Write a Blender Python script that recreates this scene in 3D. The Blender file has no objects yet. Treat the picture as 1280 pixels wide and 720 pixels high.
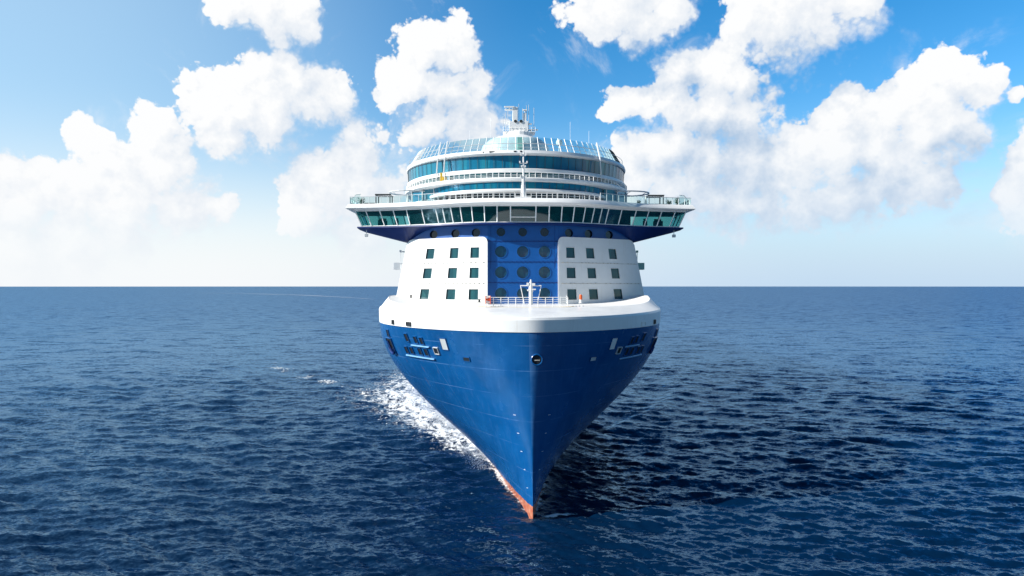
import bpy, math, random
import numpy as np
random.seed(7); rng = np.random.default_rng(11)
R = math.radians
SC = bpy.context.scene
COL = SC.collection

# ------------------------------------------------------------------ camera
CAM_H = 24.0
cam_d = bpy.data.cameras.new('camera'); cam = bpy.data.objects.new('camera', cam_d); COL.objects.link(cam)
cam.location = (0, 0, CAM_H); cam.rotation_euler = (R(90 - 0.16), 0, 0)
cam_d.sensor_width = 36.0; cam_d.lens = 24.0; cam_d.clip_start = 0.5; cam_d.clip_end = 200000
SC.camera = cam

# ------------------------------------------------------------------ light
SUN_EL, SUN_AZ = 29.0, 15.0        # elevation; degrees in front of due left
sun_dir = np.array([-math.cos(R(SUN_AZ)) * math.cos(R(SUN_EL)), -math.sin(R(SUN_AZ)) * math.cos(R(SUN_EL)), math.sin(R(SUN_EL))])
sd = bpy.data.lights.new('sun', 'SUN'); sd.energy = 5.0; sd.angle = R(0.53); sd.color = (1.0, 0.955, 0.88)
sun = bpy.data.objects.new('sun', sd); COL.objects.link(sun)
from mathutils import Vector
sun.rotation_euler = Vector(sun_dir).to_track_quat('Z', 'Y').to_euler()
sun.location = (-200, -80, 160)

SC.view_settings.view_transform = 'Standard'; SC.view_settings.look = 'None'
SC.view_settings.exposure = 0.68; SC.view_settings.gamma = 1.0
SC.view_settings.use_curve_mapping = False
SC.cycles.use_denoising = True
SC.cycles.max_bounces = 8; SC.cycles.transparent_max_bounces = 12
SC.cycles.sample_clamp_indirect = 6.0

# ------------------------------------------------------------------ node helpers
class NT:
    def __init__(self, tree): self.t = tree
    def n(self, typ, **kw):
        nd = self.t.nodes.new(typ)
        for k, v in kw.items(): setattr(nd, k, v)
        return nd
    def link(self, a, b): self.t.links.new(a, b)
    def put(self, sock, v):
        if hasattr(v, 'is_output') or isinstance(v, bpy.types.NodeSocket): self.link(v, sock)
        else: sock.default_value = v
    def math(self, op, a, b=None, c=None, clamp=False):
        m = self.n('ShaderNodeMath', operation=op); m.use_clamp = clamp
        self.put(m.inputs[0], a)
        if b is not None: self.put(m.inputs[1], b)
        if c is not None: self.put(m.inputs[2], c)
        return m.outputs[0]
    def vm(self, op, a, b=None, scale=None):
        m = self.n('ShaderNodeVectorMath', operation=op)
        self.put(m.inputs[0], a)
        if b is not None: self.put(m.inputs[1], b)
        if scale is not None: self.put(m.inputs['Scale'], scale)
        return m.outputs['Value'] if op in ('DISTANCE', 'DOT_PRODUCT', 'LENGTH') else m.outputs['Vector']
    def maprange(self, v, a, b, c, d, smooth=False):
        m = self.n('ShaderNodeMapRange'); m.clamp = True
        if smooth: m.interpolation_type = 'SMOOTHSTEP'
        self.put(m.inputs['Value'], v)
        for k, x in zip(('From Min', 'From Max', 'To Min', 'To Max'), (a, b, c, d)): self.put(m.inputs[k], x)
        return m.outputs['Result']
    def mix(self, f, a, b, mode='MIX'):
        m = self.n('ShaderNodeMix', data_type='RGBA', blend_type=mode)
        self.put(m.inputs[0], f)
        for s, v in ((m.inputs[6], a), (m.inputs[7], b)):
            self.put(s, v if not isinstance(v, tuple) or len(v) == 4 else (*v, 1.0))
        return m.outputs[2]
    def noise(self, vec, scale, detail=4, rough=0.5, lac=2.0, typ='FBM', dist=0.0):
        m = self.n('ShaderNodeTexNoise'); m.noise_dimensions = '3D'; m.noise_type = typ
        self.put(m.inputs['Vector'], vec); m.inputs['Scale'].default_value = scale
        m.inputs['Detail'].default_value = detail; m.inputs['Roughness'].default_value = rough
        m.inputs['Lacunarity'].default_value = lac; m.inputs['Distortion'].default_value = dist
        return m

# ------------------------------------------------------------------ sky: physical sky with fair-weather cumulus
F_PX = 853.0
def sky_dir(x, y):                      # a bearing in the sky as a unit vector
    v = np.array([(x - 640) / F_PX, 1.0, (357 - y) / F_PX]); return v / np.linalg.norm(v)
PUFFS = [(100,166,15),(117,182,22),(138,203,30),(195,168,27),(216,182,28),(203,212,42),(165,232,42),(236,200,22),(62,236,33),(100,250,40),
 (8,214,30),(15,258,48),(150,275,58),(222,258,46),(85,300,62),(272,266,18),(20,310,60),
 (292,6,28),(332,12,38),(362,18,30),(344,35,24),(388,36,15),(262,130,32),(300,138,42),(340,118,42),(374,108,36),(398,124,42),(340,148,42),(284,158,32),
 (240,100,12),(225,112,8),(254,92,8),(362,82,22),(416,122,24),
 (440,168,30),(452,198,42),(402,226,40),(432,250,52),(472,240,36),(382,262,34),(460,285,40),
 (528,62,32),(560,72,34),(508,108,32),(550,118,46),(592,108,26),(582,150,42),(540,155,36),(604,168,30),(494,122,18),
 (760,8,42),(800,28,32),(835,8,30),(778,50,14),
 (985,22,62),(1022,18,42),(945,18,32),(1065,6,34),
 (853,92,30),(880,84,33),(902,100,36),(930,110,30),(955,100,12),(850,128,28),(890,140,52),(930,150,42),(803,130,20),(776,130,18),(759,142,11),(830,118,20),
 (828,190,52),(880,200,62),(930,210,62),(788,222,34),(850,246,50),(972,230,55),(1056,126,21),(1050,150,30),(1108,144,30),(1090,160,36),(1008,190,36),(1040,190,46),
 (1090,200,52),(1150,90,20),(1170,80,26),(1200,98,32),(1230,100,22),(1180,130,42),(1222,120,30),(1160,180,52),(1192,160,40),(1130,226,52),(1060,236,52),(1000,246,46),
 (1166,235,36),(905,252,48),(960,256,40),(1247,104,14),(770,262,40),(740,300,30),
 (1258,236,14),(1276,240,22),(1290,262,30),(1274,118,10),(1330,200,60),(1400,150,70),(1480,210,80),
  (-60,230,60),(-130,180,70),(-220,240,80)]
for k in range(16):                     # the rest of the sky, out of the photograph, carries loose cumulus as well
    pass
W = bpy.data.worlds.new('World'); SC.world = W; W.use_nodes = True
wt = W.node_tree; wt.nodes.clear()

def cloud_group():
    g = bpy.data.node_groups.new('cloud_field', 'ShaderNodeTree')
    g.interface.new_socket('Direction', in_out='INPUT', socket_type='NodeSocketVector')
    g.interface.new_socket('Density', in_out='OUTPUT', socket_type='NodeSocketFloat')
    N = NT(g); gi = N.n('NodeGroupInput'); go = N.n('NodeGroupOutput')
    D = gi.outputs[0]
    # billowing warp of the lookup direction
    nw = N.noise(D, 12.0, 4, 0.55)
    warp = N.vm('SUBTRACT', nw.outputs['Color'], (0.5, 0.5, 0.5))
    Dw = N.vm('ADD', D, N.vm('SCALE', warp, scale=0.046))
    f = None
    for (x, y, r) in PUFFS:
        c = sky_dir(x, y); rr = r / F_PX / (1 + ((x - 640) / F_PX) ** 2) ** 0.5 * 1.23
        d = N.vm('DISTANCE', Dw, tuple(c))
        v = N.math('MULTIPLY_ADD', d, -1.0 / rr, 1.0)
        f = v if f is None else N.math('SMOOTH_MAX', f, v, 0.22)
    # cumulus outside the photographed part of the sky
    far = N.noise(D, 3.2, 3, 0.5, dist=0.4).outputs['Fac']
    dy = N.n('ShaderNodeSeparateXYZ'); N.link(D, dy.inputs[0])
    side = N.maprange(dy.outputs['Y'], 0.60, 0.35, -1.0, 0.0)
    fv = N.math('ADD', N.math('MULTIPLY_ADD', far, 5.0, -3.45), side)
    f = N.math('MAXIMUM', f, fv)
    vor = N.n('ShaderNodeTexVoronoi'); vor.feature = 'F1'
    N.put(vor.inputs['Vector'], Dw); vor.inputs['Scale'].default_value = 24.0
    vor.inputs['Detail'].default_value = 2.0; vor.inputs['Roughness'].default_value = 0.6; vor.inputs['Lacunarity'].default_value = 2.6
    bill = N.math('SUBTRACT', 0.58, vor.outputs['Distance'])
    f = N.math('ADD', f, N.math('MULTIPLY', bill, 0.46))
    N.link(f, go.inputs[0])
    return g
CG = cloud_group()
N = NT(wt)
tc = N.n('ShaderNodeTexCoord'); D = tc.outputs['Generated']
sep = N.n('ShaderNodeSeparateXYZ'); N.link(D, sep.inputs[0])
sky = N.n('ShaderNodeTexSky', sky_type='NISHITA'); sky.sun_disc = False
sky.sun_elevation = R(SUN_EL)
sky.sun_rotation = math.atan2(sun_dir[0], sun_dir[1])
sky.air_density = 1.0; sky.dust_density = 0.6; sky.ozone_density = 2.2; sky.altitude = 20
hs = N.n('ShaderNodeHueSaturation'); N.link(sky.outputs[0], hs.inputs['Color'])
hs.inputs['Saturation'].default_value = 1.45; hs.inputs['Value'].default_value = 1.62; hs.inputs['Hue'].default_value = 0.498
def field(vec):
    nd = N.n('ShaderNodeGroup'); nd.node_tree = CG; N.link(vec, nd.inputs[0]); return nd.outputs[0]
d0 = field(D)
d2 = field(N.vm('ADD', D, (-0.030, -0.010, 0.085)))             # how much cloud stands above
d1 = field(N.vm('ADD', D, (-0.026, -0.008, 0.030)))
fine = N.math('SUBTRACT', N.noise(D, 30.0, 9, 0.62).outputs['Fac'], 0.5)
wisp = N.noise(D, 9.0, 8, 0.62, dist=0.8).outputs['Fac']
full = N.math('ADD', N.math('ADD', d0, 0.24), N.math('MULTIPLY', fine, 1.15))
relief = N.math('SUBTRACT', d0, d1)
soft = N.maprange(relief, -0.30, 0.25, 0.72, 0.16)                # crisp where the sun strikes, fraying on the lee side
alpha = N.maprange(full, 0.0, soft, 0.0, 1.0, True)
# thin torn scraps around and between the heaps
scrap = N.math('MULTIPLY', N.maprange(wisp, 0.52, 0.78, 0.0, 0.62, True), N.maprange(d0, -1.5, -0.2, 0.0, 1.0, True))
alpha = N.math('MAXIMUM', alpha, scrap)
lit = N.math('ADD', 0.60, N.math('MULTIPLY', relief, 0.52))
fine2 = N.math('SUBTRACT', N.noise(N.vm('ADD', D, (-0.007, -0.002, 0.008)), 30.0, 6, 0.62).outputs['Fac'], 0.5)
lit = N.math('ADD', lit, N.math('MULTIPLY', N.math('SUBTRACT', fine, fine2), 0.75))
under = N.math('MULTIPLY', N.maprange(d2, -0.1, 0.8, 0.0, 0.62, True), N.maprange(sep.outputs['X'], -0.30, 0.25, 0.45, 1.0, True))
lit = N.maprange(N.math('SUBTRACT', lit, under), -0.15, 0.88, 0.0, 1.0)
ccol = N.mix(lit, (3.9, 5.1, 6.7), (8.6, 8.65, 8.7))
bright = N.maprange(sep.outputs['X'], 0.05, -0.60, 0.0, 0.62, True)     # paler, milkier air on the sun's side
front = N.maprange(sep.outputs['Y'], 0.05, 0.55, 0.48, 1.0, True)      # sky dimmed out of view, to cut the fill on shaded faces
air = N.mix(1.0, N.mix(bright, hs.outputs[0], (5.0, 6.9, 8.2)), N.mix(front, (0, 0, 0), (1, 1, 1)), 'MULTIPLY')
el = sep.outputs['Z']
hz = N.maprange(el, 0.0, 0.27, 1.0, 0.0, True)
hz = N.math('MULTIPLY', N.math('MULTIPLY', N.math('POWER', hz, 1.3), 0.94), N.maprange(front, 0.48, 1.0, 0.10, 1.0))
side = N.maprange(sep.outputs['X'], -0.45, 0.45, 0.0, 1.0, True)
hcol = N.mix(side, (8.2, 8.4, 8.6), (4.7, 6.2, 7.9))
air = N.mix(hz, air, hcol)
ccol = N.mix(N.math('MULTIPLY', hz, 0.80), ccol, N.mix(0.45, hcol, (8.3, 8.4, 8.5)))
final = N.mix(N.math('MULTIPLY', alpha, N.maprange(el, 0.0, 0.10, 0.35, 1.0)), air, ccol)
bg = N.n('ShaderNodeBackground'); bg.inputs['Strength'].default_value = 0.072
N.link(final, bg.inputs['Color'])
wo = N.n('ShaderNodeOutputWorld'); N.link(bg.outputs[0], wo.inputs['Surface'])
W.cycles.sampling_method = 'NONE'

# ------------------------------------------------------------------ materials
def principled(name, col, rough=0.4, spec=0.5, coat=0.0, metal=0.0, var=0.0, vscale=0.4, bump=0.0, bscale=2.0, streak=0.0, streak_col=(0.25, 0.2, 0.15)):
    m = bpy.data.materials.new(name); m.use_nodes = True
    t = m.node_tree; t.nodes.clear(); N = NT(t)
    out = N.n('ShaderNodeOutputMaterial'); b = N.n('ShaderNodeBsdfPrincipled'); N.link(b.outputs[0], out.inputs[0])
    b.inputs['Roughness'].default_value = rough; b.inputs['Specular IOR Level'].default_value = spec
    b.inputs['Metallic'].default_value = metal; b.inputs['Coat Weight'].default_value = coat; b.inputs['Coat Roughness'].default_value = 0.12
    P = N.n('ShaderNodeTexCoord').outputs['Object']
    c = None
    if var > 0:
        f = N.noise(P, vscale, 6, 0.6).outputs['Fac']
        f = N.maprange(f, 0.3, 0.7, 0.0, 1.0)
        lo = tuple(x * (1 - var) for x in col); hi = tuple(min(1, x * (1 + var)) for x in col)
        c = N.mix(f, lo, hi)
        rv = N.maprange(f, 0, 1, rough * 0.85, min(1, rough * 1.2)); N.link(rv, b.inputs['Roughness'])
    if streak > 0:
        mp = N.n('ShaderNodeMapping'); N.link(P, mp.inputs[0]); mp.inputs['Scale'].default_value = (2.2, 2.2, 0.16)
        f = N.noise(mp.outputs[0], 1.0, 6, 0.65).outputs['Fac']
        f = N.math('MULTIPLY', N.maprange(f, 0.56, 0.80, 0.0, 1.0), streak)
        c = N.mix(f, c if c is not None else col, streak_col)
    if c is None: b.inputs['Base Color'].default_value = (*col, 1)
    else: N.link(c, b.inputs['Base Color'])
    if bump > 0:
        bn = N.n('ShaderNodeBump'); bn.inputs['Strength'].default_value = bump; bn.inputs['Distance'].default_value = 0.05
        N.link(N.noise(P, bscale, 3, 0.5).outputs['Fac'], bn.inputs['Height']); N.link(bn.outputs[0], b.inputs['Normal'])
    return m

M = {}
M['white'] = principled('white_ship_paint', (0.77, 0.78, 0.78), 0.38, 0.4, 0.15, var=0.04, vscale=0.5, streak=0.30, streak_col=(0.45, 0.40, 0.33))
M['white_deck'] = principled('white_deck_paint', (0.76, 0.76, 0.75), 0.55, 0.3, var=0.06, vscale=0.8)
M['blue'] = principled('royal_blue_wall_paint', (0.0015, 0.08, 0.31), 0.36, 0.5, 0.15, var=0.10, vscale=0.5, streak=0.10, streak_col=(0.01, 0.05, 0.22))
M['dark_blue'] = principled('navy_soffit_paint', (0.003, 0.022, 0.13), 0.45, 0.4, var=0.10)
M['dark'] = principled('dark_opening', (0.008, 0.012, 0.02), 0.6, 0.3)
M['pale_blue'] = principled('pale_blue_paint', (0.16, 0.36, 0.60), 0.45, 0.4, var=0.15, vscale=2)
M['grey'] = principled('light_grey_metal', (0.55, 0.58, 0.60), 0.4, 0.5, metal=0.2, var=0.08)
M['dark_metal'] = principled('dark_bronze_metal', (0.03, 0.035, 0.035), 0.45, 0.5, var=0.1)
M['joint'] = principled('weathered_joint', (0.42, 0.40, 0.36), 0.6, 0.3, var=0.4, vscale=3.0)
M['blue_joint'] = principled('blue_joint', (0.004, 0.03, 0.16), 0.6, 0.3, var=0.3, vscale=3.0)
M['yellow'] = principled('yellow_marking_paint', (0.75, 0.50, 0.06), 0.5, 0.4, var=0.15, vscale=2)
M['orange'] = principled('orange_paint', (0.75, 0.13, 0.04), 0.45, 0.4, var=0.1, vscale=2)
M['fabric'] = principled('dark_fabric', (0.03, 0.04, 0.045), 0.8, 0.2, var=0.2, vscale=4)
M['leaf'] = principled('plant_leaves', (0.035, 0.085, 0.022), 0.55, 0.35, var=0.5, vscale=5)
M['pot'] = principled('planter_grey', (0.10, 0.09, 0.08), 0.7, 0.3, var=0.2, vscale=3)
M['stem'] = principled('plant_stem', (0.12, 0.08, 0.045), 0.8, 0.2)
M['green_box'] = principled('pale_green_paint', (0.38, 0.60, 0.50), 0.4, 0.5)
M['inside'] = principled('bridge_interior', (0.03, 0.075, 0.085), 0.6, 0.3, var=0.3, vscale=1.5)
M['ceiling'] = principled('bridge_ceiling', (0.10, 0.13, 0.13), 0.7, 0.3)

def glass_opaque(name, col, rough=0.06, cells=0.0, light=(0.1, 0.3, 0.34)):
    """dark glazing of a room behind: tinted reflective body with blinds and furniture dimly varying along it"""
    m = bpy.data.materials.new(name); m.use_nodes = True
    t = m.node_tree; t.nodes.clear(); N = NT(t)
    out = N.n('ShaderNodeOutputMaterial'); b = N.n('ShaderNodeBsdfPrincipled'); N.link(b.outputs[0], out.inputs[0])
    b.inputs['Roughness'].default_value = rough; b.inputs['IOR'].default_value = 1.52; b.inputs['Specular IOR Level'].default_value = 0.7
    P = N.n('ShaderNodeTexCoord').outputs['Object']
    if cells > 0:
        mp = N.n('ShaderNodeMapping'); N.link(P, mp.inputs[0]); mp.inputs['Scale'].default_value = (0.75, 0.75, 0.05)
        v = N.n('ShaderNodeTexVoronoi'); v.inputs['Scale'].default_value = 1.0; N.link(mp.outputs[0], v.inputs['Vector'])
        s = N.n('ShaderNodeSeparateColor'); N.link(v.outputs['Color'], s.inputs[0])
        f = N.math('MULTIPLY', N.math('POWER', s.outputs[0], 2.0), cells)
        c = N.mix(f, col, light); N.link(c, b.inputs['Base Color'])
    else: b.inputs['Base Color'].default_value = (*col, 1)
    bn = N.n('ShaderNodeBump'); bn.inputs['Strength'].default_value = 0.10; bn.inputs['Distance'].default_value = 0.06
    N.link(N.noise(P, 0.7, 2, 0.5).outputs['Fac'], bn.inputs['Height']); N.link(bn.outputs[0], b.inputs['Normal'])
    return m
M['lounge_glass'] = glass_opaque('teal_lounge_glass', (0.006, 0.14, 0.25), 0.07, 0.5, (0.03, 0.28, 0.33))
M['win_glass'] = glass_opaque('teal_window_glass', (0.003, 0.05, 0.07), 0.06, 0.4, (0.03, 0.16, 0.17))
M['port_glass'] = glass_opaque('porthole_glass', (0.003, 0.05, 0.10), 0.08, 0.3, (0.05, 0.2, 0.24))
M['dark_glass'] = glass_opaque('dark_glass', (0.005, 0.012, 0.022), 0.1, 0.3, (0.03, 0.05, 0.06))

def glass_clear(name, tint, refl=0.10, body=0.0):
    m = bpy.data.materials.new(name); m.use_nodes = True
    t = m.node_tree; t.nodes.clear(); N = NT(t)
    out = N.n('ShaderNodeOutputMaterial')
    tr = N.n('ShaderNodeBsdfTransparent'); tr.inputs[0].default_value = (*tint, 1)
    gl = N.n('ShaderNodeBsdfGlossy'); gl.inputs['Roughness'].default_value = 0.04; gl.inputs[0].default_value = (0.9, 0.95, 0.95, 1)
    fr = N.n('ShaderNodeFresnel'); fr.inputs[0].default_value = 1.5
    mx = N.n('ShaderNodeMixShader'); N.link(N.math('ADD', N.math('MULTIPLY', fr.outputs[0], 0.9), refl - 0.04, clamp=True), mx.inputs[0])
    base_ = tr
    if body > 0:
        df = N.n('ShaderNodeBsdfDiffuse'); df.inputs[0].default_value = (0.006, 0.10, 0.12, 1)
        base_ = N.n('ShaderNodeMixShader'); base_.inputs[0].default_value = body; N.link(tr.outputs[0], base_.inputs[1]); N.link(df.outputs[0], base_.inputs[2])
    N.link(base_.outputs[0], mx.inputs[1]); N.link(gl.outputs[0], mx.inputs[2]); N.link(mx.outputs[0], out.inputs[0])
    return m
M['bridge_glass'] = glass_clear('green_bridge_glass', (0.40, 0.80, 0.78), 0.08, 0.30)
M['screen_glass'] = glass_clear('blue_screen_glass', (0.56, 0.79, 0.86), 0.09)
M['rail_glass'] = glass_clear('clear_rail_glass', (0.74, 0.88, 0.87), 0.08)

def hull_material():
    m = bpy.data.materials.new('blue_hull_paint'); m.use_nodes = True
    t = m.node_tree; t.nodes.clear(); N = NT(t)
    out = N.n('ShaderNodeOutputMaterial'); b = N.n('ShaderNodeBsdfPrincipled'); N.link(b.outputs[0], out.inputs[0])
    P = N.n('ShaderNodeTexCoord').outputs['Object']
    s = N.n('ShaderNodeSeparateXYZ'); N.link(P, s.inputs[0])
    f = N.maprange(N.noise(P, 0.28, 6, 0.6).outputs['Fac'], 0.3, 0.7, 0, 1)
    c = N.mix(f, (0.0015, 0.062, 0.215), (0.003, 0.086, 0.275))
    mp = N.n('ShaderNodeMapping'); N.link(P, mp.inputs[0]); mp.inputs['Scale'].default_value = (1.6, 1.6, 0.09)
    st = N.maprange(N.noise(mp.outputs[0], 1.0, 6, 0.65).outputs['Fac'], 0.50, 0.76, 0, 0.42)
    c = N.mix(st, c, (0.03, 0.12, 0.33))
    # plate seams: fine paler hairlines at every strake
    seam = N.math('PINGPONG', N.math('ADD', s.outputs['Z'], 0.35), 1.3)
    seam = N.math('LESS_THAN', seam, 0.035)
    sn = N.maprange(N.noise(P, 0.22, 4, 0.6).outputs['Fac'], 0.44, 0.62, 0, 0.62)
    c = N.mix(N.math('MULTIPLY', seam, sn), c, (0.10, 0.22, 0.45))
    # vertical butts between plates, and rust weeping below the openings
    pl = N.math('LESS_THAN', N.math('PINGPONG', s.outputs['Y'], 4.2), 0.03)
    c = N.mix(N.math('MULTIPLY', pl, N.math('MULTIPLY', sn, 0.7)), c, (0.08, 0.19, 0.40))
    mp4 = N.n('ShaderNodeMapping'); N.link(P, mp4.inputs[0]); mp4.inputs['Scale'].default_value = (0.9, 0.9, 0.10)
    rs = N.maprange(N.noise(mp4.outputs[0], 1.3, 5, 0.6).outputs['Fac'], 0.60, 0.78, 0.0, 0.5)
    rs = N.math('MULTIPLY', rs, N.math('MULTIPLY', N.maprange(s.outputs['Z'], 9.0, 15.8, 0.0, 1.0), N.maprange(s.outputs['Z'], 17.2, 16.0, 0.0, 1.0)))
    rs = N.math('MULTIPLY', rs, N.maprange(s.outputs['Y'], 5.0, 8.0, 0.0, 1.0))
    c = N.mix(rs, c, (0.16, 0.085, 0.05))
    # boot topping: antifouling red below a wavering stain line
    wob = N.math('MULTIPLY', N.math('SUBTRACT', N.noise(P, 0.5, 5, 0.6).outputs['Fac'], 0.5), 0.7)
    red = N.math('LESS_THAN', N.math('ADD', N.math('MULTIPLY_ADD', s.outputs['Y'], 0.022, s.outputs['Z']), wob), 1.35)
    rn = N.noise(P, 1.6, 6, 0.65).outputs['Fac']
    rc = N.mix(N.maprange(rn, 0.35, 0.68, 0, 1), (0.36, 0.075, 0.035), (0.55, 0.25, 0.15))
    c = N.mix(red, c, rc)
    N.link(c, b.inputs['Base Color'])
    rr = N.maprange(f, 0, 1, 0.17, 0.30); N.link(rr, b.inputs['Roughness'])
    b.inputs['Specular IOR Level'].default_value = 0.5
    bn = N.n('ShaderNodeBump'); bn.inputs['Strength'].default_value = 0.5; bn.inputs['Distance'].default_value = 0.08
    mp2 = N.n('ShaderNodeMapping'); N.link(P, mp2.inputs[0]); mp2.inputs['Scale'].default_value = (0.5, 0.5, 0.8)
    N.link(N.noise(mp2.outputs[0], 1.0, 3, 0.5).outputs['Fac'], bn.inputs['Height']); N.link(bn.outputs[0], b.inputs['Normal'])
    return m
M['hull'] = hull_material()

# ------------------------------------------------------------------ mesh helpers
class MB:
    def __init__(s): s.v = []; s.f = []; s.mi = []
    def quad_strip(s, A, B, mi=0):
        """strip of quads between two equally long polylines"""
        k = len(s.v); n = len(A); s.v += [tuple(p) for p in A] + [tuple(p) for p in B]
        for i in range(n - 1): s.f.append((k + i, k + i + 1, k + n + i + 1, k + n + i)); s.mi.append(mi)
    def grid(s, rows, mi=0):
        k = len(s.v); n = len(rows[0])
        for r in rows: s.v += [tuple(p) for p in r]
        for j in range(len(rows) - 1):
            for i in range(n - 1):
                a = k + j * n + i; s.f.append((a, a + 1, a + n + 1, a + n)); s.mi.append(mi)
    def poly(s, pts, mi=0):
        k = len(s.v); s.v += [tuple(p) for p in pts]; s.f.append(tuple(range(k, k + len(pts)))); s.mi.append(mi)
    def box(s, c, d, mi=0, rz=0.0):
        x, y, z = (q / 2 for q in d); ca, sa = math.cos(rz), math.sin(rz)
        k = len(s.v)
        for dx, dy, dz in ((-x,-y,-z),(x,-y,-z),(x,y,-z),(-x,y,-z),(-x,-y,z),(x,-y,z),(x,y,z),(-x,y,z)):
            s.v.append((c[0] + dx * ca - dy * sa, c[1] + dx * sa + dy * ca, c[2] + dz))
        for q in ((0,3,2,1),(4,5,6,7),(0,1,5,4),(1,2,6,5),(2,3,7,6),(3,0,4,7)): s.f.append(tuple(k + i for i in q)); s.mi.append(mi)
    def tube(s, pts, r, n=6, mi=0, closed=False):
        pts = [Vector(p) for p in pts]; m = len(pts); rings = []
        for i, p in enumerate(pts):
            if closed: t = (pts[(i + 1) % m] - pts[i - 1])
            else: t = pts[min(i + 1, m - 1)] - pts[max(i - 1, 0)]
            t.normalize(); up = Vector((0, 0, 1)) if abs(t.z) < 0.9 else Vector((1, 0, 0))
            a = t.cross(up).normalized(); b = a.cross(t)
            rr = r[i] if isinstance(r, (list, tuple)) else r
            k = len(s.v); rings.append(k)
            for j in range(n):
                w = 2 * math.pi * j / n; s.v.append(tuple(p + a * (rr * math.cos(w)) + b * (rr * math.sin(w))))
        for i in range(m if closed else m - 1):
            k, l = rings[i], rings[(i + 1) % m]
            for j in range(n): s.f.append((k + j, k + (j + 1) % n, l + (j + 1) % n, l + j)); s.mi.append(mi)
        if not closed:
            s.f.append(tuple(rings[0] + j for j in range(n))[::-1]); s.f.append(tuple(rings[-1] + j for j in range(n))); s.mi += [mi, mi]
    def lathe(s, c, prof, n=20, mi=0):
        k = len(s.v)
        for r, z in prof:
            for j in range(n):
                w = 2 * math.pi * j / n; s.v.append((c[0] + r * math.cos(w), c[1] + r * math.sin(w), c[2] + z))
        for i in range(len(prof) - 1):
            for j in range(n): s.f.append((k + i * n + j, k + i * n + (j + 1) % n, k + (i + 1) * n + (j + 1) % n, k + (i + 1) * n + j)); s.mi.append(mi)
        s.f.append(tuple(k + j for j in range(n))[::-1]); s.f.append(tuple(k + (len(prof) - 1) * n + j for j in range(n))); s.mi += [mi, mi]
    def build(s, name, mats, parent=None, smooth=None, bevel=0.0):
        me = bpy.data.meshes.new(name); me.from_pydata(s.v, [], s.f); me.update()
        mats = mats if isinstance(mats, (list, tuple)) else [mats]
        for m in mats: me.materials.append(m)
        if len(mats) > 1: me.polygons.foreach_set('material_index', s.mi)
        import bmesh
        bm = bmesh.new(); bm.from_mesh(me); bmesh.ops.remove_doubles(bm, verts=bm.verts, dist=1e-4); bmesh.ops.recalc_face_normals(bm, faces=bm.faces)
        bm.to_mesh(me); bm.free()
        o = bpy.data.objects.new(name, me); COL.objects.link(o)
        if parent: o.parent = parent
        if smooth is not None:
            me.polygons.foreach_set('use_smooth', [True] * len(me.polygons))
            me.set_sharp_from_angle(angle=R(smooth))
        if bevel:
            b = o.modifiers.new('bevel', 'BEVEL'); b.width = bevel; b.segments = 2; b.limit_method = 'ANGLE'; b.angle_limit = R(40)
        return o
def tag(o, label=None, cat=None, group=None, kind=None):
    if label: o['label'] = label
    if cat: o['category'] = cat
    if group: o['group'] = group
    if kind: o['kind'] = kind
    return o
def empty(name, loc, rz=0.0, parent=None):
    o = bpy.data.objects.new(name, None); COL.objects.link(o); o.location = loc; o.rotation_euler = (0, 0, rz)
    if parent: o.parent = parent
    return o
def copy_tree(o, parent=None):
    c = o.copy(); COL.objects.link(c); c.parent = parent
    for ch in list(o.children): copy_tree(ch, c)
    return c

# ------------------------------------------------------------------ the ship: x = athwart, y = metres aft of the stem, z = above the water
SHIP_LOC = (2.13, 70.0, 0.0); SHIP_YAW = R(1.35)
ship = empty('cruise_ship', SHIP_LOC, SHIP_YAW)
tag(ship, 'large cruise ship with royal blue bow and white upper decks heading straight at the viewer', 'ship')
def to_world(p):
    c, s_ = math.cos(SHIP_YAW), math.sin(SHIP_YAW)
    return (SHIP_LOC[0] + p[0] * c - p[1] * s_, SHIP_LOC[1] + p[0] * s_ + p[1] * c, p[2])

ZL = 19.24                                  # height of the line between blue hull and white bulwark
def b_top(s):
    s = np.minimum(np.asarray(s, float), 30.0)
    return 19.5 * np.clip(1 - (1 - s / 30) ** 2.2, 0, 1) ** 0.62
WL_T = np.array([(0,0),(5,0.95),(10,1.85),(18,3.1),(25,4.4),(32,6.0),(39,8.1),(50,11.3),(60,14.4),(70,17.0),(80,18.8),(90,19.5)], float)
def b_wl(s):
    s = np.clip(np.asarray(s, float), 0, 90)
    acc = 0
    for d in (-3, -1.5, 0, 1.5, 3):
        q = s + d * np.clip(s / 6, 0, 1); acc = acc + np.interp(q, WL_T[:, 0], WL_T[:, 1])
    return acc / 5
def half_breadth(s, z):
    t = np.clip(np.asarray(z, float) / ZL, 0, 1); sw = np.clip(np.asarray(s, float) / 22, 0, 1); sw = sw * sw * (3 - 2 * sw)
    t = (1 - sw) * t ** 1.35 + sw * (1 - (1 - t ** 1.3) ** 2)
    b0 = b_wl(s); bt = b_top(s)
    below = np.clip(-np.asarray(z, float) / 6.0, 0, 1) * 0.5
    return (b0 + (np.maximum(bt, b0) - b0) * t) * (1 - below)
def sheer(s): return -0.5 * np.clip(np.asarray(s, float) / 20, 0, 1)      # the bow's centreline drifts a little to one side
def drift(o):
    for v in o.data.vertices: v.co.x += float(sheer(v.co.y))
    return o
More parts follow.
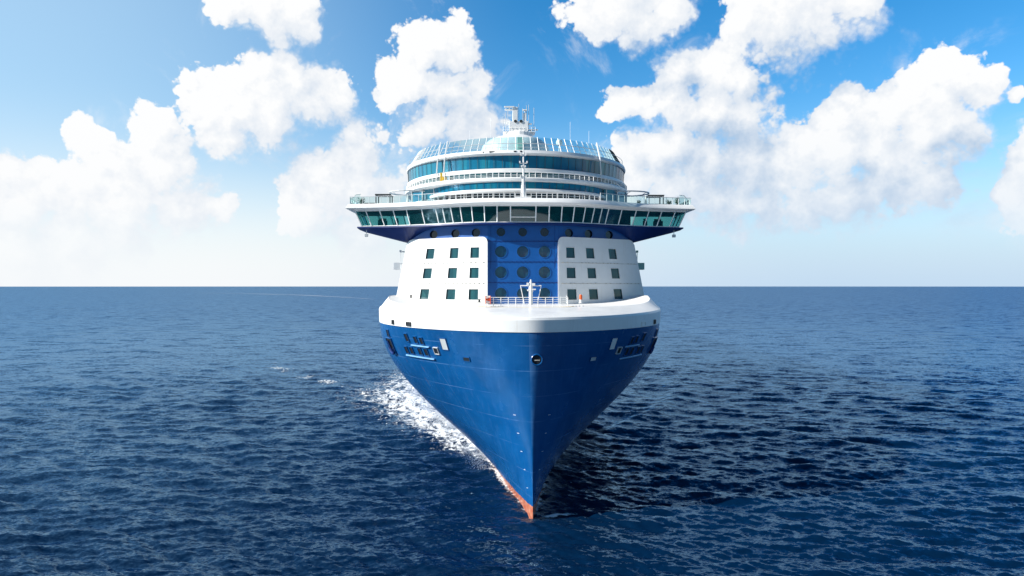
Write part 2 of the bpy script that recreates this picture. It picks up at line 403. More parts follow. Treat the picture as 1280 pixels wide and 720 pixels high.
def hull_point(side, s, z, off=0.0):
    b = float(half_breadth(s, z)); e = 0.05
    t1 = np.array([(float(half_breadth(s + e, z)) - float(half_breadth(max(s - e, 0), z))) / (e + min(e, s)), 1, 0])
    t2 = np.array([(float(half_breadth(s, z + e)) - float(half_breadth(s, z - e))) / (2 * e), 0, 1])
    n = np.cross(t1, t2); n /= np.linalg.norm(n)
    if n[0] < 0: n = -n
    p = np.array([b, s, z]) + n * off
    return np.array([side * p[0] + float(sheer(s)), p[1], p[2]]), np.array([side * n[0], n[1], n[2]])

S_BOW = np.concatenate([30 * np.linspace(0, 1, 46) ** 2, np.linspace(32, 80, 20), np.linspace(90, 300, 15)])
Zs = np.concatenate([np.linspace(-5, 0, 5), np.linspace(0, ZL, 27)[1:]])
h = MB()
rows = []
for z in Zs:
    bb = half_breadth(S_BOW, z)
    left = [(-b, s, z) for b, s in zip(bb[::-1], S_BOW[::-1])]; right = [(b, s, z) for b, s in zip(bb[1:], S_BOW[1:])]
    rows.append(left + right)
h.grid(rows)
h.poly([rows[0][0], rows[0][-1], rows[-1][-1], rows[-1][0]])           # transom
hull = drift(h.build('hull', M['hull'], ship, smooth=50))

# bulbous forefoot just awash under the stem
g = MB(); ringsB = []
for t in np.linspace(0, 1, 14):
    y = -2.2 + 16 * t; r = 1.75 * math.sqrt(max(0.0, 1 - (1 - min(t * 2.2, 1)) ** 2)) * (1 - 0.4 * max(0, t - 0.5))
    ringsB.append([(r * 0.9 * math.cos(a), y, -1.75 + r * math.sin(a)) for a in np.linspace(0, 2 * math.pi, 19)])
g.grid(ringsB); g.build('bulbous_bow', M['hull'], ship, smooth=60)

# white bulwark band and the rounded turtleback above it
S_BW = np.concatenate([30 * np.linspace(0, 1, 46) ** 2, np.linspace(31, 46, 10)])
bt = b_top(S_BW)
def ring(bvals, svals, zvals):
    L = [(-b, s, z) for b, s, z in zip(bvals[::-1], svals[::-1], zvals[::-1])]
    return L + [(b, s, z) for b, s, z in zip(bvals[1:], svals[1:], zvals[1:])]
one = np.ones_like(S_BW)
def knuckle_z(s): return 20.75 + 0.018 * np.minimum(s, 26)
sq = S_BW + 10.0 * np.clip(1 - S_BW / 30, 0, 1) ** 2
zq = 21.50 + 1.15 * np.clip(S_BW / 26, 0, 1) ** 2.2
bq = bt * (1 - 0.06 * np.clip(S_BW / 10, 0, 1))
r0 = ring(bt + 0.06, S_BW - 0.06, one * ZL); r0[45 + 10] = (0, -0.07, ZL)
r1 = ring(bt + 0.10, S_BW - 0.12, knuckle_z(S_BW) - 0.25)
r2 = ring(bt + 0.02, S_BW - 0.02, knuckle_z(S_BW))
r2b = ring(bt * 0.994, S_BW + 0.12, knuckle_z(S_BW) + 0.05)
rq = ring(bq, sq, zq)
mid = [tuple((np.array(a) * 0.5 + np.array(b) * 0.5) + np.array([0, 0, 0.06])) for a, b in zip(r2b, rq)]
rin = ring(bt, S_BW, one * ZL)
bw = MB(); bw.quad_strip(rin, r0); bw.grid([r0, r1, r2, r2b, mid, rq])
drift(bw.build('bulwark', M['white'], ship, smooth=20))
# foredeck inside the turtleback
nq = len(S_BW)
dk = MB(); dr = []
for i in range(0, nq):
    dr.append([(-bq[i] + 2 * bq[i] * t, sq[i], 21.45 + (zq[i] - 0.03 - 21.45) * abs(2 * t - 1) ** 5) for t in np.linspace(0, 1, 25)])
dk.grid(dr); drift(dk.build('foredeck', M['white_deck'], ship, smooth=40))
ym = MB(); A = []; B = []
for th in np.linspace(-1.0, 1.0, 40):
    a = th * 1.05; A.append((6.6 * math.sin(a), 17.6 - 6.6 * math.cos(a), 21.50)); B.append((7.0 * math.sin(a), 17.6 - 7.0 * math.cos(a), 21.49))
ym.quad_strip(A, B); ymk = ym.build('deck_marking', M['yellow'], ship)
ymk['label'] = 'yellow arc painted on the foredeck'

# ------------------------------------------------------------------ forward superstructure
def hw(z): return 18.9 - (z - 22.0) * 0.215
CW = 4.95
S_IN = 25.4
def s_panel(u, z):
    a = max(abs(u) - CW, 0); return S_IN + 7.4 * (a / 13.0) ** 1.25 + 0.055 * (z - 21.5)
def s_wall(u, z):
    if abs(u) <= CW: return S_IN + 0.38 + 0.055 * (z - 21.5)
    return s_panel(u, z) + 0.38

# blue wall with real porthole recesses
wall = MB()
def wp(u, z): return (u, s_wall(u, z), z)
def hole_cell(mb, u0, u1, z0, z1, uc, zc, r, depth=0.32, n=28):
    outer = []; inner = []; back = []
    for j in range(n + 1):
        a = 2 * math.pi * j / n; ca, sa = math.cos(a), math.sin(a)
        ts = []
        if ca > 1e-9: ts.append((u1 - uc) / ca)
        if ca < -1e-9: ts.append((u0 - uc) / ca)
        if sa > 1e-9: ts.append((z1 - zc) / sa)
        if sa < -1e-9: ts.append((z0 - zc) / sa)
        t = min(ts); outer.append(wp(uc + t * ca, zc + t * sa)); p = wp(uc + r * ca, zc + r * sa)
        inner.append(p); back.append((p[0], p[1] + depth, p[2]))
    mb.quad_strip(outer, inner); mb.quad_strip(inner, back)
    # corner triangles left by the radial sampling
    for (cu, cz) in ((u0, z0), (u1, z0), (u1, z1), (u0, z1)):
        ang = math.atan2(cz - zc, cu - uc) % (2 * math.pi); j = int(ang / (2 * math.pi) * n)
        mb.poly([outer[j], wp(cu, cz), outer[j + 1]])
ports = []
ub = (-CW, -1.53, 1.53, CW); zb = (20.9, 24.5, 27.4, 30.3, 33.0)
for i, uc in enumerate((-3.08, 0.0, 3.08)):
    for j, (zc, r) in enumerate(((22.95, 0.82), (25.93, 0.84), (28.85, 0.82), (31.62, 0.62))):
        hole_cell(wall, ub[i], ub[i + 1], zb[j], zb[j + 1], uc, zc, r); ports.append((uc, zc, r))
for sd_ in (-1, 1):
    bnd = (CW, 8.1, 11.25, 14.6)
    for i, uc in enumerate((6.6, 9.6, 12.9)):
        a, b = sorted((sd_ * bnd[i], sd_ * bnd[i + 1]))
        hole_cell(wall, a, b, 30.3, 33.0, sd_ * uc, 31.55, 0.62); ports.append((sd_ * uc, 31.55, 0.62))
    us = np.linspace(CW, 14.6, 12)
    wall.grid([[wp(sd_ * u, z) for u in us] for z in (20.9, 24, 27, 30.3)])
    ws = np.linspace(0, 1, 6)
    wall.grid([[wp(sd_ * (14.6 + (hw(z) - 0.05 - 14.6) * w), z) for w in ws] for z in (20.9, 24, 27, 30.3, 33)])
    # returns running aft
    wall.grid([[(sd_ * (hw(z) - 0.05), s_wall(hw(z), z) + t, z) for t in (0, 4, 12)] for z in (20.9, 24, 27, 30.3, 33)])
wall.build('forward_wall', M['blue'], ship, smooth=35)
for (uc, zc, r) in ports:
    f = MB(); A = []; B = []; C_ = []; Dd = []
    for j in range(29):
        a = 2 * math.pi * j / 28
        for lst, rr, dy in ((A, r - 0.005, 0.05), (B, r - 0.005, -0.05), (C_, r + 0.10, -0.05), (Dd, r + 0.11, 0.01)):
            p = wp(uc + rr * math.cos(a), zc + rr * math.sin(a)); lst.append((p[0], p[1] + dy, p[2]))
    f.grid([A, B, C_, Dd]); fo = f.build('porthole', M['blue'], ship, smooth=40)
    g = MB(); g.poly([(lambda p: (p[0], p[1] + 0.26, p[2]))(wp(uc + (r) * math.cos(2 * math.pi * j / 28), zc + (r) * math.sin(2 * math.pi * j / 28))) for j in range(28)])
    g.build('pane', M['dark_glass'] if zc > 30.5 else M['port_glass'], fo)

# two white panels with square windows cut through
ZR = (22.82, 25.86, 28.72)
WC = (0.145, 0.385, 0.675)
def pp(side, w, z, off=0.0):
    u = CW + w * (hw(z) - CW); return (side * u, s_panel(u, z) + off, z)
for sd_ in (-1, 1):
    pm = MB()
    hwd = 0.052
    we = [0, 0.012, 0.03, 0.05]
    for c in WC: we += [c - hwd, c + hwd]
    we += [0.30, 0.53, 0.80, 0.88, 0.94, 0.975, 1.0]; we = sorted(we)
    ze = [20.9, 21.6]
    for c in ZR: ze += [c - 0.78, c + 0.78]
    ze += [24.4, 27.3, 30.0, 30.4, 30.7, 30.87, 30.95]; ze = sorted(ze)
    def ztop(w):                            # rounded upper corners
        r = 0.75; wid = 12.3
        d = min(w * wid, (1 - w) * wid)
        return 30.95 - (r - math.sqrt(max(0, r * r - (r - min(d, r)) ** 2)))
    def q(w, z, off=0.0): return pp(sd_, w, min(z, ztop(w)), off)
    for a, b in zip(we[:-1], we[1:]):
        for c, d in zip(ze[:-1], ze[1:]):
            m_, n_ = (a + b) / 2, (c + d) / 2
            if any(abs(m_ - x) < hwd for x in WC) and any(abs(n_ - x) < 0.78 for x in ZR): continue
            pm.poly([q(a, c), q(b, c), q(b, d), q(a, d)])
    rim = [q(0, z) for z in ze] + [q(w, 99) for w in we[1:]] + [q(1, z) for z in ze[::-1][1:]]
    pm.quad_strip(rim, [(p[0], p[1] + 0.38, p[2]) for p in rim])
    panel = pm.build('window_panel', M['white'], ship, smooth=30)
    for z in (24.35, 27.30):                 # bolted joint lines
        j = MB()
        A = [pp(sd_, w, z - 0.03, -0.02) for w in np.linspace(0.03, 0.99, 30)]; B = [pp(sd_, w, z + 0.03, -0.02) for w in np.linspace(0.03, 0.99, 30)]
        A2 = [pp(sd_, w, z - 0.03, 0.02) for w in np.linspace(0.03, 0.99, 30)]; B2 = [pp(sd_, w, z + 0.03, 0.02) for w in np.linspace(0.03, 0.99, 30)]
        j.grid([A2, A, B, B2])
        for w in np.arange(0.05, 0.98, 0.045):
            if random.random() < 0.75:
                p = pp(sd_, w + random.uniform(-.008, .008), z); j.box((p[0], p[1] - 0.04, p[2] + 0.02), (0.16, 0.10, 0.11))
        j.build('panel_joint', M['joint'], panel)
    for zc in ZR:
        for c in WC:
            f = MB()
            def loop(e, off): return [pp(sd_, c + sx * (hwd + e / 12.6), zc + sz * (0.78 + e), off) for sx, sz in ((-1, -1), (1, -1), (1, 1), (-1, 1), (-1, -1))]
            f.grid([loop(0.05, 0.0), loop(0.05, -0.035), loop(-0.03, -0.035), loop(-0.05, 0.25)])
            fo = f.build('square_window', M['white'], ship)
            g = MB(); g.poly(loop(-0.045, 0.18)[:4]); g.build('pane', M['win_glass'], fo)
bj = MB()
for z in (24.5, 27.4, 30.3):
    bj.box((0, s_wall(0, z) - 0.01, z), (9.88, 0.06, 0.08))
    for u in np.arange(-4.6, 4.7, 0.62):
        if abs(abs(u) - 3.08) > 0.1: bj.box((u, s_wall(0, z) - 0.05, z + 0.03), (0.14, 0.1, 0.1))
for u in (-4.5, 4.5): bj.box((u, s_wall(0, 27) - 0.005, 26.9), (0.05, 0.05, 11.4))
bj.build('wall_joint', M['blue_joint'], ship)

# ------------------------------------------------------------------ bridge
UB = np.array([0, 5.5, 8, 10, 12, 14, 16, 19.6, 23, 27]); SB = np.array([24.9, 25.0, 25.8, 26.8, 28.0, 29.2, 30.0, 31.4, 32.1, 32.6])
from numpy import interp
def _sm(u):
    return float(np.mean([interp(abs(u + d), UB, SB) for d in (-1.6, -0.8, 0, 0.8, 1.6)]))
def bridge_pt(u, off, z):
    """point of the bridge front offset outward along the plan normal"""
    e = 0.1; ds = (_sm(u + e) - _sm(u - e)) / (2 * e); n = np.array([ds, -1.0]); n /= np.linalg.norm(n)
    return (u + n[0] * off, _sm(u) + n[1] * off, z)
ZB0, ZB1 = 32.85, 35.15
MUL = [1.75, 3.6, 5.3, 6.95, 8.45, 9.75, 10.9, 11.9, 14.0, 16.25, 18.2, 20.2, 22.2, 23.7]
UM = [-x for x in MUL[::-1]] + MUL
OFF_T = 0.75
UEND = 23.7
def top_u(u): return u * (1 + 0.022 * (abs(u) / UEND) ** 2 * 1.6)
S_AFT = 38.5
# window strip: each pane a part
def front_bot(u): return np.array(bridge_pt(u, 0.0, ZB0))
def front_top(u): return np.array(bridge_pt(top_u(u), OFF_T, ZB1))
frame = MB()
def mullion(p, q, w=0.085): frame.tube([tuple(p), tuple(q)], w, 4)
ends = []
for a, b in zip(UM[:-1], UM[1:]):
    us = np.linspace(a, b, 4); g = MB()
    g.quad_strip([front_bot(u) for u in us], [front_top(u) for u in us])
    g.build('bridge_window', M['bridge_glass'], ship, smooth=40)
for u in UM: mullion(front_bot(u), front_top(u))
for sd_ in (-1, 1):
    fb, ft = front_bot(sd_ * UEND), front_top(sd_ * UEND)
    ab, at_ = np.array((sd_ * UEND, S_AFT, ZB0)), np.array((ft[0], S_AFT + 0.2, ZB1))
    for k in range(3):
        t0, t1 = k / 3, (k + 1) / 3
        g = MB(); g.poly([fb + (ab - fb) * t0, fb + (ab - fb) * t1, ft + (at_ - ft) * t1, ft + (at_ - ft) * t0])
        g.build('bridge_window', M['bridge_glass'], ship); mullion(fb + (ab - fb) * t1, ft + (at_ - ft) * t1)
    ua = np.linspace(UEND, 17.8, 4)
    for k in range(3):
        g = MB(); g.poly([(sd_ * ua[k], S_AFT, ZB0), (sd_ * ua[k + 1], S_AFT, ZB0), (sd_ * (ua[k + 1] + .6), S_AFT + .2, ZB1), (sd_ * (ua[k] + .9), S_AFT + .2, ZB1)])
        g.build('bridge_window', M['bridge_glass'], ship); mullion((sd_ * ua[k + 1], S_AFT, ZB0), (sd_ * (ua[k + 1] + .6), S_AFT + .2, ZB1))
us = np.linspace(-UEND, UEND, 90)
for zz, fn in ((0, front_bot), (1, front_top)):
    L = [fn(u) for u in us]; frame.tube([tuple(p + np.array([0, 0, 0.03 if zz == 0 else -0.03])) for p in L], 0.10, 5)
for a, b in ((-1.75, 1.75),):
    p, q_ = front_bot(a) * 0.68 + front_top(a) * 0.32, front_bot(b) * 0.68 + front_top(b) * 0.32
    frame.tube([tuple(p), tuple(q_)], 0.07, 4)
frame.build('bridge_window_frame', M['white'], ship, smooth=40)
# interior: floor, back wall, ceiling, consoles
it = MB()
it.quad_strip([tuple(front_bot(u) + np.array([0, 0.05, -0.06])) for u in us], [(u, S_AFT - 0.02, ZB0 - 0.06) for u in us])
it.grid([[(u, (34 + 1.0 * (abs(u) / 17) ** 2), z) for u in np.linspace(-17, 17, 12)] for z in (ZB0 - 0.05, ZB1 + 0.05)])
for sd_ in (-1, 1): it.grid([[(sd_ * 17, y, z) for y in (35, S_AFT)] for z in (ZB0 - 0.05, ZB1 + 0.05)])
it.build('bridge_interior', M['inside'], ship)
for u, w in ((-20.8, 1.3), (-12, 2.6), (-5, 3.0), (0, 2.4), (5, 3.0), (12, 2.6), (20.8, 1.3), (-18.6, 0.5), (18.7, 0.5)):
    c = MB(); y = _sm(u) + 1.5; c.box((u, y, ZB0 + 0.5), (w, 0.9, 1.0)); c.box((u, y + 0.2, ZB0 + 1.15), (w * 0.8, 0.3, 0.35))
    c.build('bridge_console', M['inside'], ship, bevel=0.03)
# roof slab: white with a rounded, pointed edge
def roof_edge(u, off, z): return bridge_pt(u, off, z)
UR = 24.6
ur = np.linspace(-UR, UR, 110)
def loop_roof(off, z, uend, aft):
    L = [roof_edge(u * (uend / UR), off, z) for u in ur]
    return [(L[0][0], aft, z)] + L + [(L[-1][0], aft, z)]
rf = MB()
def zc_(u): return 0.0
la = loop_roof(OFF_T - 0.15, ZB1 - 0.02, UR - 0.2, S_AFT + 0.1); lb = loop_roof(OFF_T + 0.65, ZB1 + 0.14, UR + 0.9, S_AFT + 0.6)
lc = loop_roof(OFF_T + 0.85, ZB1 + 0.32, UR + 1.15, S_AFT + 0.9); ld = loop_roof(OFF_T + 0.55, ZB1 + 0.85, UR + 0.85, S_AFT + 0.7)
le = loop_roof(OFF_T + 0.40, ZB1 + 0.95, UR + 0.75, S_AFT + 0.6); lf = loop_roof(OFF_T + 0.20, ZB1 + 0.95, UR + 0.6, S_AFT + 0.5); lg = loop_roof(OFF_T + 0.2, ZB1 + 0.62, UR + 0.6, S_AFT + 0.5)
rf.grid([la, lb, lc, ld, le, lf, lg])
def fillx(mb, L):                            # flat fill of a loop between its front and the aft line
    mb.quad_strip([(p[0], p[1], p[2]) for p in L], [(p[0], S_AFT + 0.4, p[2]) for p in L])
fillx(rf, lg)
rf.build('bridge_roof', M['white'], ship, smooth=30)
cm = MB(); fillx(cm, [(p[0], p[1], p[2] - 0.03) for p in la]); cm.build('bridge_ceiling', M['ceiling'], ship)
# navy underside of bridge and wings, wedge shaped toward the wing tips
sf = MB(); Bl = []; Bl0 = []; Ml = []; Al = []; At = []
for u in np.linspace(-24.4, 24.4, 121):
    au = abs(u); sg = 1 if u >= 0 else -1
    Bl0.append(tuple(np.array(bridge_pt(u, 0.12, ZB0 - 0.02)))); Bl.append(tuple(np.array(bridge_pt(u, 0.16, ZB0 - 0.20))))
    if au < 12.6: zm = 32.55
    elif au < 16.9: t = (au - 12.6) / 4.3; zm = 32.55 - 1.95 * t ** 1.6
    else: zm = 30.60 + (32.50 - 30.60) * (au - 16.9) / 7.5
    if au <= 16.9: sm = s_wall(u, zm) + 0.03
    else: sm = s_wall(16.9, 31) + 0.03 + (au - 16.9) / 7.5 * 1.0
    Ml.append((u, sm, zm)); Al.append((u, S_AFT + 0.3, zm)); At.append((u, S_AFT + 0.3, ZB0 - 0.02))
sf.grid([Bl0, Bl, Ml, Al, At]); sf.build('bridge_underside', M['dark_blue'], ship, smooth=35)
# cameras / lamps hanging under each wing tip
for sd_ in (-1, 1):
    l = MB(); x = sd_ * 23.2; y = _sm(23.2) + 0.9
    l.tube([(x, y, 32.6), (x, y, 31.8)], 0.06, 6); l.box((x, y, 31.6), (0.45, 0.5, 0.42)); l.tube([(x - .3, y, 31.75), (x + .3, y, 31.75)], 0.05, 6)
    l.build('wing_floodlight', M['grey'], ship, bevel=0.04)
    x = sd_ * 19.6; b_ = MB(); b_.box((x, 40.2, 27.2), (1.1, 1.4, 1.1)); b_.box((x - sd_ * 0.7, 40.2, 27.6), (1.6, 0.2, 0.2)); b_.tube([(x - sd_ * 1.2, 40.2, 29.5), (x - sd_ * .5, 40.2, 29.5)], 0.12, 6)
    b_.box((x - sd_ * .5, 40.2, 29.6), (.35, .35, .35)); b_.tube([(x - sd_ * .5, 40.2, 27.6), (x - sd_ * .5, 40.2, 29.6)], .07, 5); b_.build('side_lamp_housing', M['green_box'] if sd_ > 0 else M['grey'], ship, bevel=0.05)

# ------------------------------------------------------------------ upper decks: bowed glazed tiers
def arc(a, s0, L, z, n=60, aft=70.0, umax=0.9995):
    th = np.linspace(-math.pi / 2 * umax, math.pi / 2 * umax, n)
    L = L * 1.26
    pts = [(a * math.sin(t) - 0.3, s0 + L * (1 - math.cos(t)), z) for t in th]
    return [(pts[0][0], aft, z)] + pts + [(pts[-1][0], aft, z)]
def tier(name, mat, spec, smooth=35, fill=False):
    mb = MB(); mb.grid([arc(a, s0, L, z) for (a, s0, L, z) in spec])
    if fill:
        t = arc(*[spec[-1][k] for k in (0, 1, 2, 3)]); mb.quad_strip(t, [(0.0, p[1], p[2]) for p in t])
    return mb.build(name, mat, ship, smooth=smooth)
def posts(name, mat, spec0, spec1, us, w=0.05, parent=None):
    for th in us:
        mb = MB()
        p = (spec0[0] * math.sin(th) - 0.3, spec0[1] + 1.26 * spec0[2] * (1 - math.cos(th)), spec0[3]); q_ = (spec1[0] * math.sin(th) - 0.3, spec1[1] + 1.26 * spec1[2] * (1 - math.cos(th)), spec1[3])
        mb.tube([p, q_], w, 4); mb.build(name, mat, parent or ship)
# promenade behind the bridge roof
tier('promenade_glazing', M['dark_glass'], [(13.6, 28.4, 9, 35.7), (13.6, 28.4, 9, 37.5)])
posts('promenade_post', M['white'], (13.68, 28.3, 9, 35.8), (13.68, 28.3, 9, 37.5), np.linspace(-1.45, 1.45, 26), 0.07)
for sd_ in (-1, 1):                           # glazed corner rooms
    g = MB(); g.grid([[(sd_ * x, y, z) for x, y in ((12.9, 35.2), (15.2, 36.6), (17.2, 39.5), (17.6, 46))] for z in (35.75, 39.0)])
    cr = g.build('corner_glazing', M['lounge_glass'], ship)
    p = MB()
    for x, y in ((13.3, 35.35), (15.2, 36.5), (17.2, 39.4)): p.tube([(sd_ * x, y - 0.08, 35.75), (sd_ * x, y - 0.08, 39.0)], 0.09, 5)
    p.tube([(sd_ * x, y - 0.05, 37.3) for x, y in ((12.9, 35.2), (15.2, 36.6), (17.2, 39.5))], 0.05, 5)
    p.build('corner_post', M['white'], ship)
tier('lower_deck_edge', M['white'], [(13.6, 28.4, 9, 37.5), (14.3, 27.7, 9.2, 37.52), (14.35, 27.6, 9.2, 37.72), (14.3, 27.7, 9.2, 37.95), (13.9, 28.1, 9, 37.97)])
tier('lower_lounge_window', M['lounge_glass'], [(13.9, 28.2, 9, 37.95), (14.0, 28.0, 9, 38.95)])
posts('window_mullion', M['dark_metal'], (13.95, 28.12, 9, 37.95), (14.05, 27.92, 9, 38.95), np.linspace(-1.4, 1.4, 37), 0.022)
# big overhanging white ring, promenade windows, then the tall lounge windows
tier('middle_deck_edge', M['white'], [(14.0, 28.1, 9.5, 38.95), (18.3, 28.0, 14, 39.0), (18.55, 27.8, 14.2, 39.12), (18.6, 27.75, 14.2, 39.45), (18.5, 27.85, 14.2, 39.62), (17.9, 29.3, 14, 39.64)])
tier('promenade_window', M['win_glass'], [(17.8, 29.4, 14, 39.62), (17.85, 29.3, 14, 40.5)])
posts('railing_post', M['white'], (18.45, 27.95, 14.2, 39.6), (18.45, 27.95, 14.2, 40.35), np.linspace(-1.5, 1.5, 64), 0.05)
rl = MB()
for z, r in ((40.35, 0.06), (40.0, 0.025), (39.8, 0.025)): rl.tube([p for p in arc(18.45, 27.95, 14.2, z)[1:-1]], r, 4)
rl.build('promenade_railing', M['white'], ship)
tier('upper_deck_edge', M['white'], [(17.8, 29.4, 14, 40.45), (18.55, 29.6, 14.8, 40.5), (18.62, 29.5, 14.8, 40.65), (18.58, 29.55, 14.8, 41.1), (18.4, 30.2, 14.8, 41.3)])
tier('upper_lounge_window', M['lounge_glass'], [(18.4, 30.3, 14.8, 41.3), (18.5, 30.1, 14.8, 43.15)])
posts('window_mullion', M['dark_metal'], (18.46, 30.2, 14.8, 41.3), (18.56, 30.0, 14.8, 43.15), np.linspace(-1.5, 1.5, 45), 0.028)
tier('roof_deck_edge', M['white'], [(18.4, 30.3, 14.8, 43.12), (18.65, 29.6, 14.9, 43.2), (18.7, 29.4, 14.9, 43.4), (18.6, 29.6, 14.9, 43.85), (18.3, 30.2, 14.8, 43.9)], fill=True)
rl = MB(); rl.tube([(x, y, 44.95) for x, y, z in arc(18.3, 30.3, 14.8, 0)[1:-1]], 0.045, 4); rl.tube([(x, y, 44.4) for x, y, z in arc(18.35, 30.25, 14.8, 0)[1:-1]], 0.025, 4)
rl.build('roof_railing', M['grey'], ship)
# inward leaning glass windscreen on the roof
sc = tier('roof_windscreen', M['screen_glass'], [(18.3, 30.6, 14.6, 43.9), (17.0, 31.6, 14.0, 46.15)])
posts('windscreen_post', M['white'], (18.32, 30.55, 14.6, 43.9), (17.0, 31.55, 14.0, 46.2), np.linspace(-1.05, 1.05, 34), 0.055)
for sd_ in (-1, 1):
    posts('windscreen_fin', M['dark_metal'] if sd_ > 0 else M['grey'], (18.36, 30.5, 14.6, 43.9), (16.9, 31.5, 14.0, 46.3), sd_ * np.linspace(1.08, 1.5, 10), 0.10)
# roof deckhouse (rounded), its canopy and lit window
dh = MB(); rings_ = []
for (fx, fy, z) in ((1, 1, 43.9), (1.0, 1.0, 46.0), (0.96, 0.96, 46.7), (0.80, 0.85, 47.5), (0.5, 0.6, 48.1), (0.42, 0.5, 48.25)):
    rings_.append([(-0.6 + 5.6 * fx * math.sin(a) * (abs(math.sin(a)) ** -0.25 if abs(math.sin(a)) > 1e-3 else 1), 42 - 6.0 * fy * math.cos(a), z) for a in np.linspace(-math.pi, math.pi, 41)])
dh.grid(rings_); dh.poly(rings_[-1][:-1]); dh.build('deckhouse', M['white'], ship, smooth=30)
gb = MB(); gb.box((0.0, 35.6, 46.0), (1.0, 0.6, 2.0)); gb.box((0.0, 35.25, 45.6), (0.8, 0.1, 0.5)); gb.build('deckhouse_window', M['green_box'], ship, bevel=0.04)  # window with lights, their green put into the box's plain colour
vt = MB()
for u, w in ((-4.3, .9), (-1.0, .35), (-0.1, .35), (-5.6, .25)): vt.box((u, 29.45 + 18.8 * (1 - math.sqrt(1 - (u / 18.9) ** 2)) , 43.62), (w, 0.14, 0.16))
vt.build('deck_vent', M['dark'], ship)

# radar mast
mast = MB()
mast.lathe((0, 41.5, 48.1), [(2.3, 0), (2.2, 0.7), (1.9, 0.9)], 20)
mast.box((-0.1, 41.5, 49.7), (3.1, 2.4, 1.9)); mast.box((-0.65, 41.5, 51.6), (0.85, 1.3, 3.0)); mast.box((0.95, 41.5, 51.1), (0.5, 0.9, 2.1))
mast.box((0, 41.5, 48.9), (5.2, 2.6, 0.14)); mast.box((-1.5, 41.4, 52.75), (1.7, 0.8, 0.14)); mast.box((-1.95, 41.4, 50.65), (1.0, 1.0, 0.1))
mast.box((1.5, 41.3, 50.4), (1.2, 0.9, 0.1))
mo = mast.build('radar_mast', M['white'], ship, bevel=0.05)
ra = MB()
for u, z, w in ((-1.6, 53.05, 1.7), (1.9, 49.35, 2.3), (0.95, 52.55, 0.7)):
    ra.box((u, 40.8, z), (w, 0.25, 0.22)); ra.tube([(u, 40.9, z - 0.35), (u, 40.9, z)], 0.14, 8)
ra.build('radar_antenna', M['white'], mo, bevel=0.04)
an = MB()
for u, z0, z1 in ((-0.05, 51, 53.6), (-2.2, 49, 52.2), (-2.6, 49, 51.6), (1.55, 49, 53.5), (2.4, 49, 53.0), (0.55, 50.6, 52.9), (-1.85, 50.7, 52.5), (1.2, 52, 53.4)):
    an.tube([(u, 41, z0), (u, 41, z1)], 0.045, 5)
an.build('whip_antenna', M['grey'], mo)
lw = MB()
for z in (49.3, 49.65): lw.tube([(-2.6, 40.2, z), (2.6, 40.2, z)], 0.03, 4)
for u in np.linspace(-2.6, 2.6, 9): lw.tube([(u, 40.2, 48.95), (u, 40.2, 49.65)], 0.03, 4)
lw.build('platform_railing', M['white'], mo)
hn = MB()
for u in (-0.62, 0.28): hn.tube([(u, 40.6, 50.6), (u, 40.2, 50.6)], [0.12, 0.26], 10)
hn.build('horn', M['dark_metal'], mo)
dm = MB(); dm.lathe((6.3, 38.5, 46.1), [(0.12, -2.2), (0.12, 0.2), (0.42, 0.3), (0.55, 0.7), (0.42, 1.1), (0.1, 1.25)], 14); dm.build('satellite_dome', M['white'], ship, smooth=40)
wh = MB()
for u, y, z1 in ((-4.6, 40, 51), (8.2, 40, 50.5), (11.5, 42, 49.5), (-8, 41, 49.2)): wh.tube([(u, y, 43.9), (u, y, z1)], 0.02, 4)
wh.build('whip_antenna', M['grey'], ship)

# signal mast standing on the bridge roof centreline
fm = MB()
fm.tube([(0.1, 26.2, 35.9), (0.1, 26.2, 38.2)], 0.26, 8); fm.tube([(0.1, 26.2, 38.2), (0.1, 26.2, 43.4)], [0.15, 0.09], 8)
for z, w in ((42.4, 0.7), (41.3, 1.0), (40.7, 0.5), (39.3, 0.8)): fm.box((0.1, 26.2, z), (w, 0.16, 0.1)); fm.box((0.1 - w / 2, 26.1, z + 0.15), (0.2, 0.2, 0.28)); fm.box((0.1 + w / 2, 26.1, z + 0.15), (0.2, 0.2, 0.28))
fm.box((0.1, 26.1, 36.3), (2.2, 1.0, 0.5)); fm.tube([(-.35, 26.2, 36), (-.05, 26.2, 39.5)], 0.05, 5); fm.tube([(.55, 26.2, 36), (.25, 26.2, 39.5)], 0.05, 5)
fm.build('signal_mast', M['white'], ship, bevel=0.02)

# window cleaning gantries on the upper windows
for sd_ in (-1, 1):
    gt = MB()
    for th in ((0.66, 0.74) if sd_ < 0 else (0.70,)):
        x = sd_ * 19.0 * math.sin(th); y = 29.2 + 18.6 * (1 - math.cos(th))
        gt.tube([(x, y, 40.4), (x * 0.985, y, 43.3), (x * 0.955, y + 1.0, 46.0)], 0.11, 5)
    gt.build('window_gantry', M['white'], ship)
    x = sd_ * 11.9 if sd_ < 0 else 4.2
    if sd_ < 0:
        b_ = MB(); b_.box((x, 32.0, 40.2), (0.35, 0.5, 1.3)); b_.box((x + 0.5, 31.8, 39.95), (0.6, 0.5, 0.5)); b_.build('gantry_motor', M['yellow'], ship, bevel=0.04)

# thin oval canopies at each side of the lower lounge
for sd_ in (-1, 1):
    cn = MB(); P_ = [(sd_ * (17.2 + 3.4 * math.cos(t)), 38.6 + 3.0 * math.sin(t), 38.75) for t in np.linspace(0, 2 * math.pi, 29)[:-1]]
    cn.tube(P_, 0.11, 6, closed=True)
    for k in (3, 7, 11): cn.tube([P_[k], P_[-k]], 0.05, 4)
    cn.build('ring_canopy', M['grey'], ship)

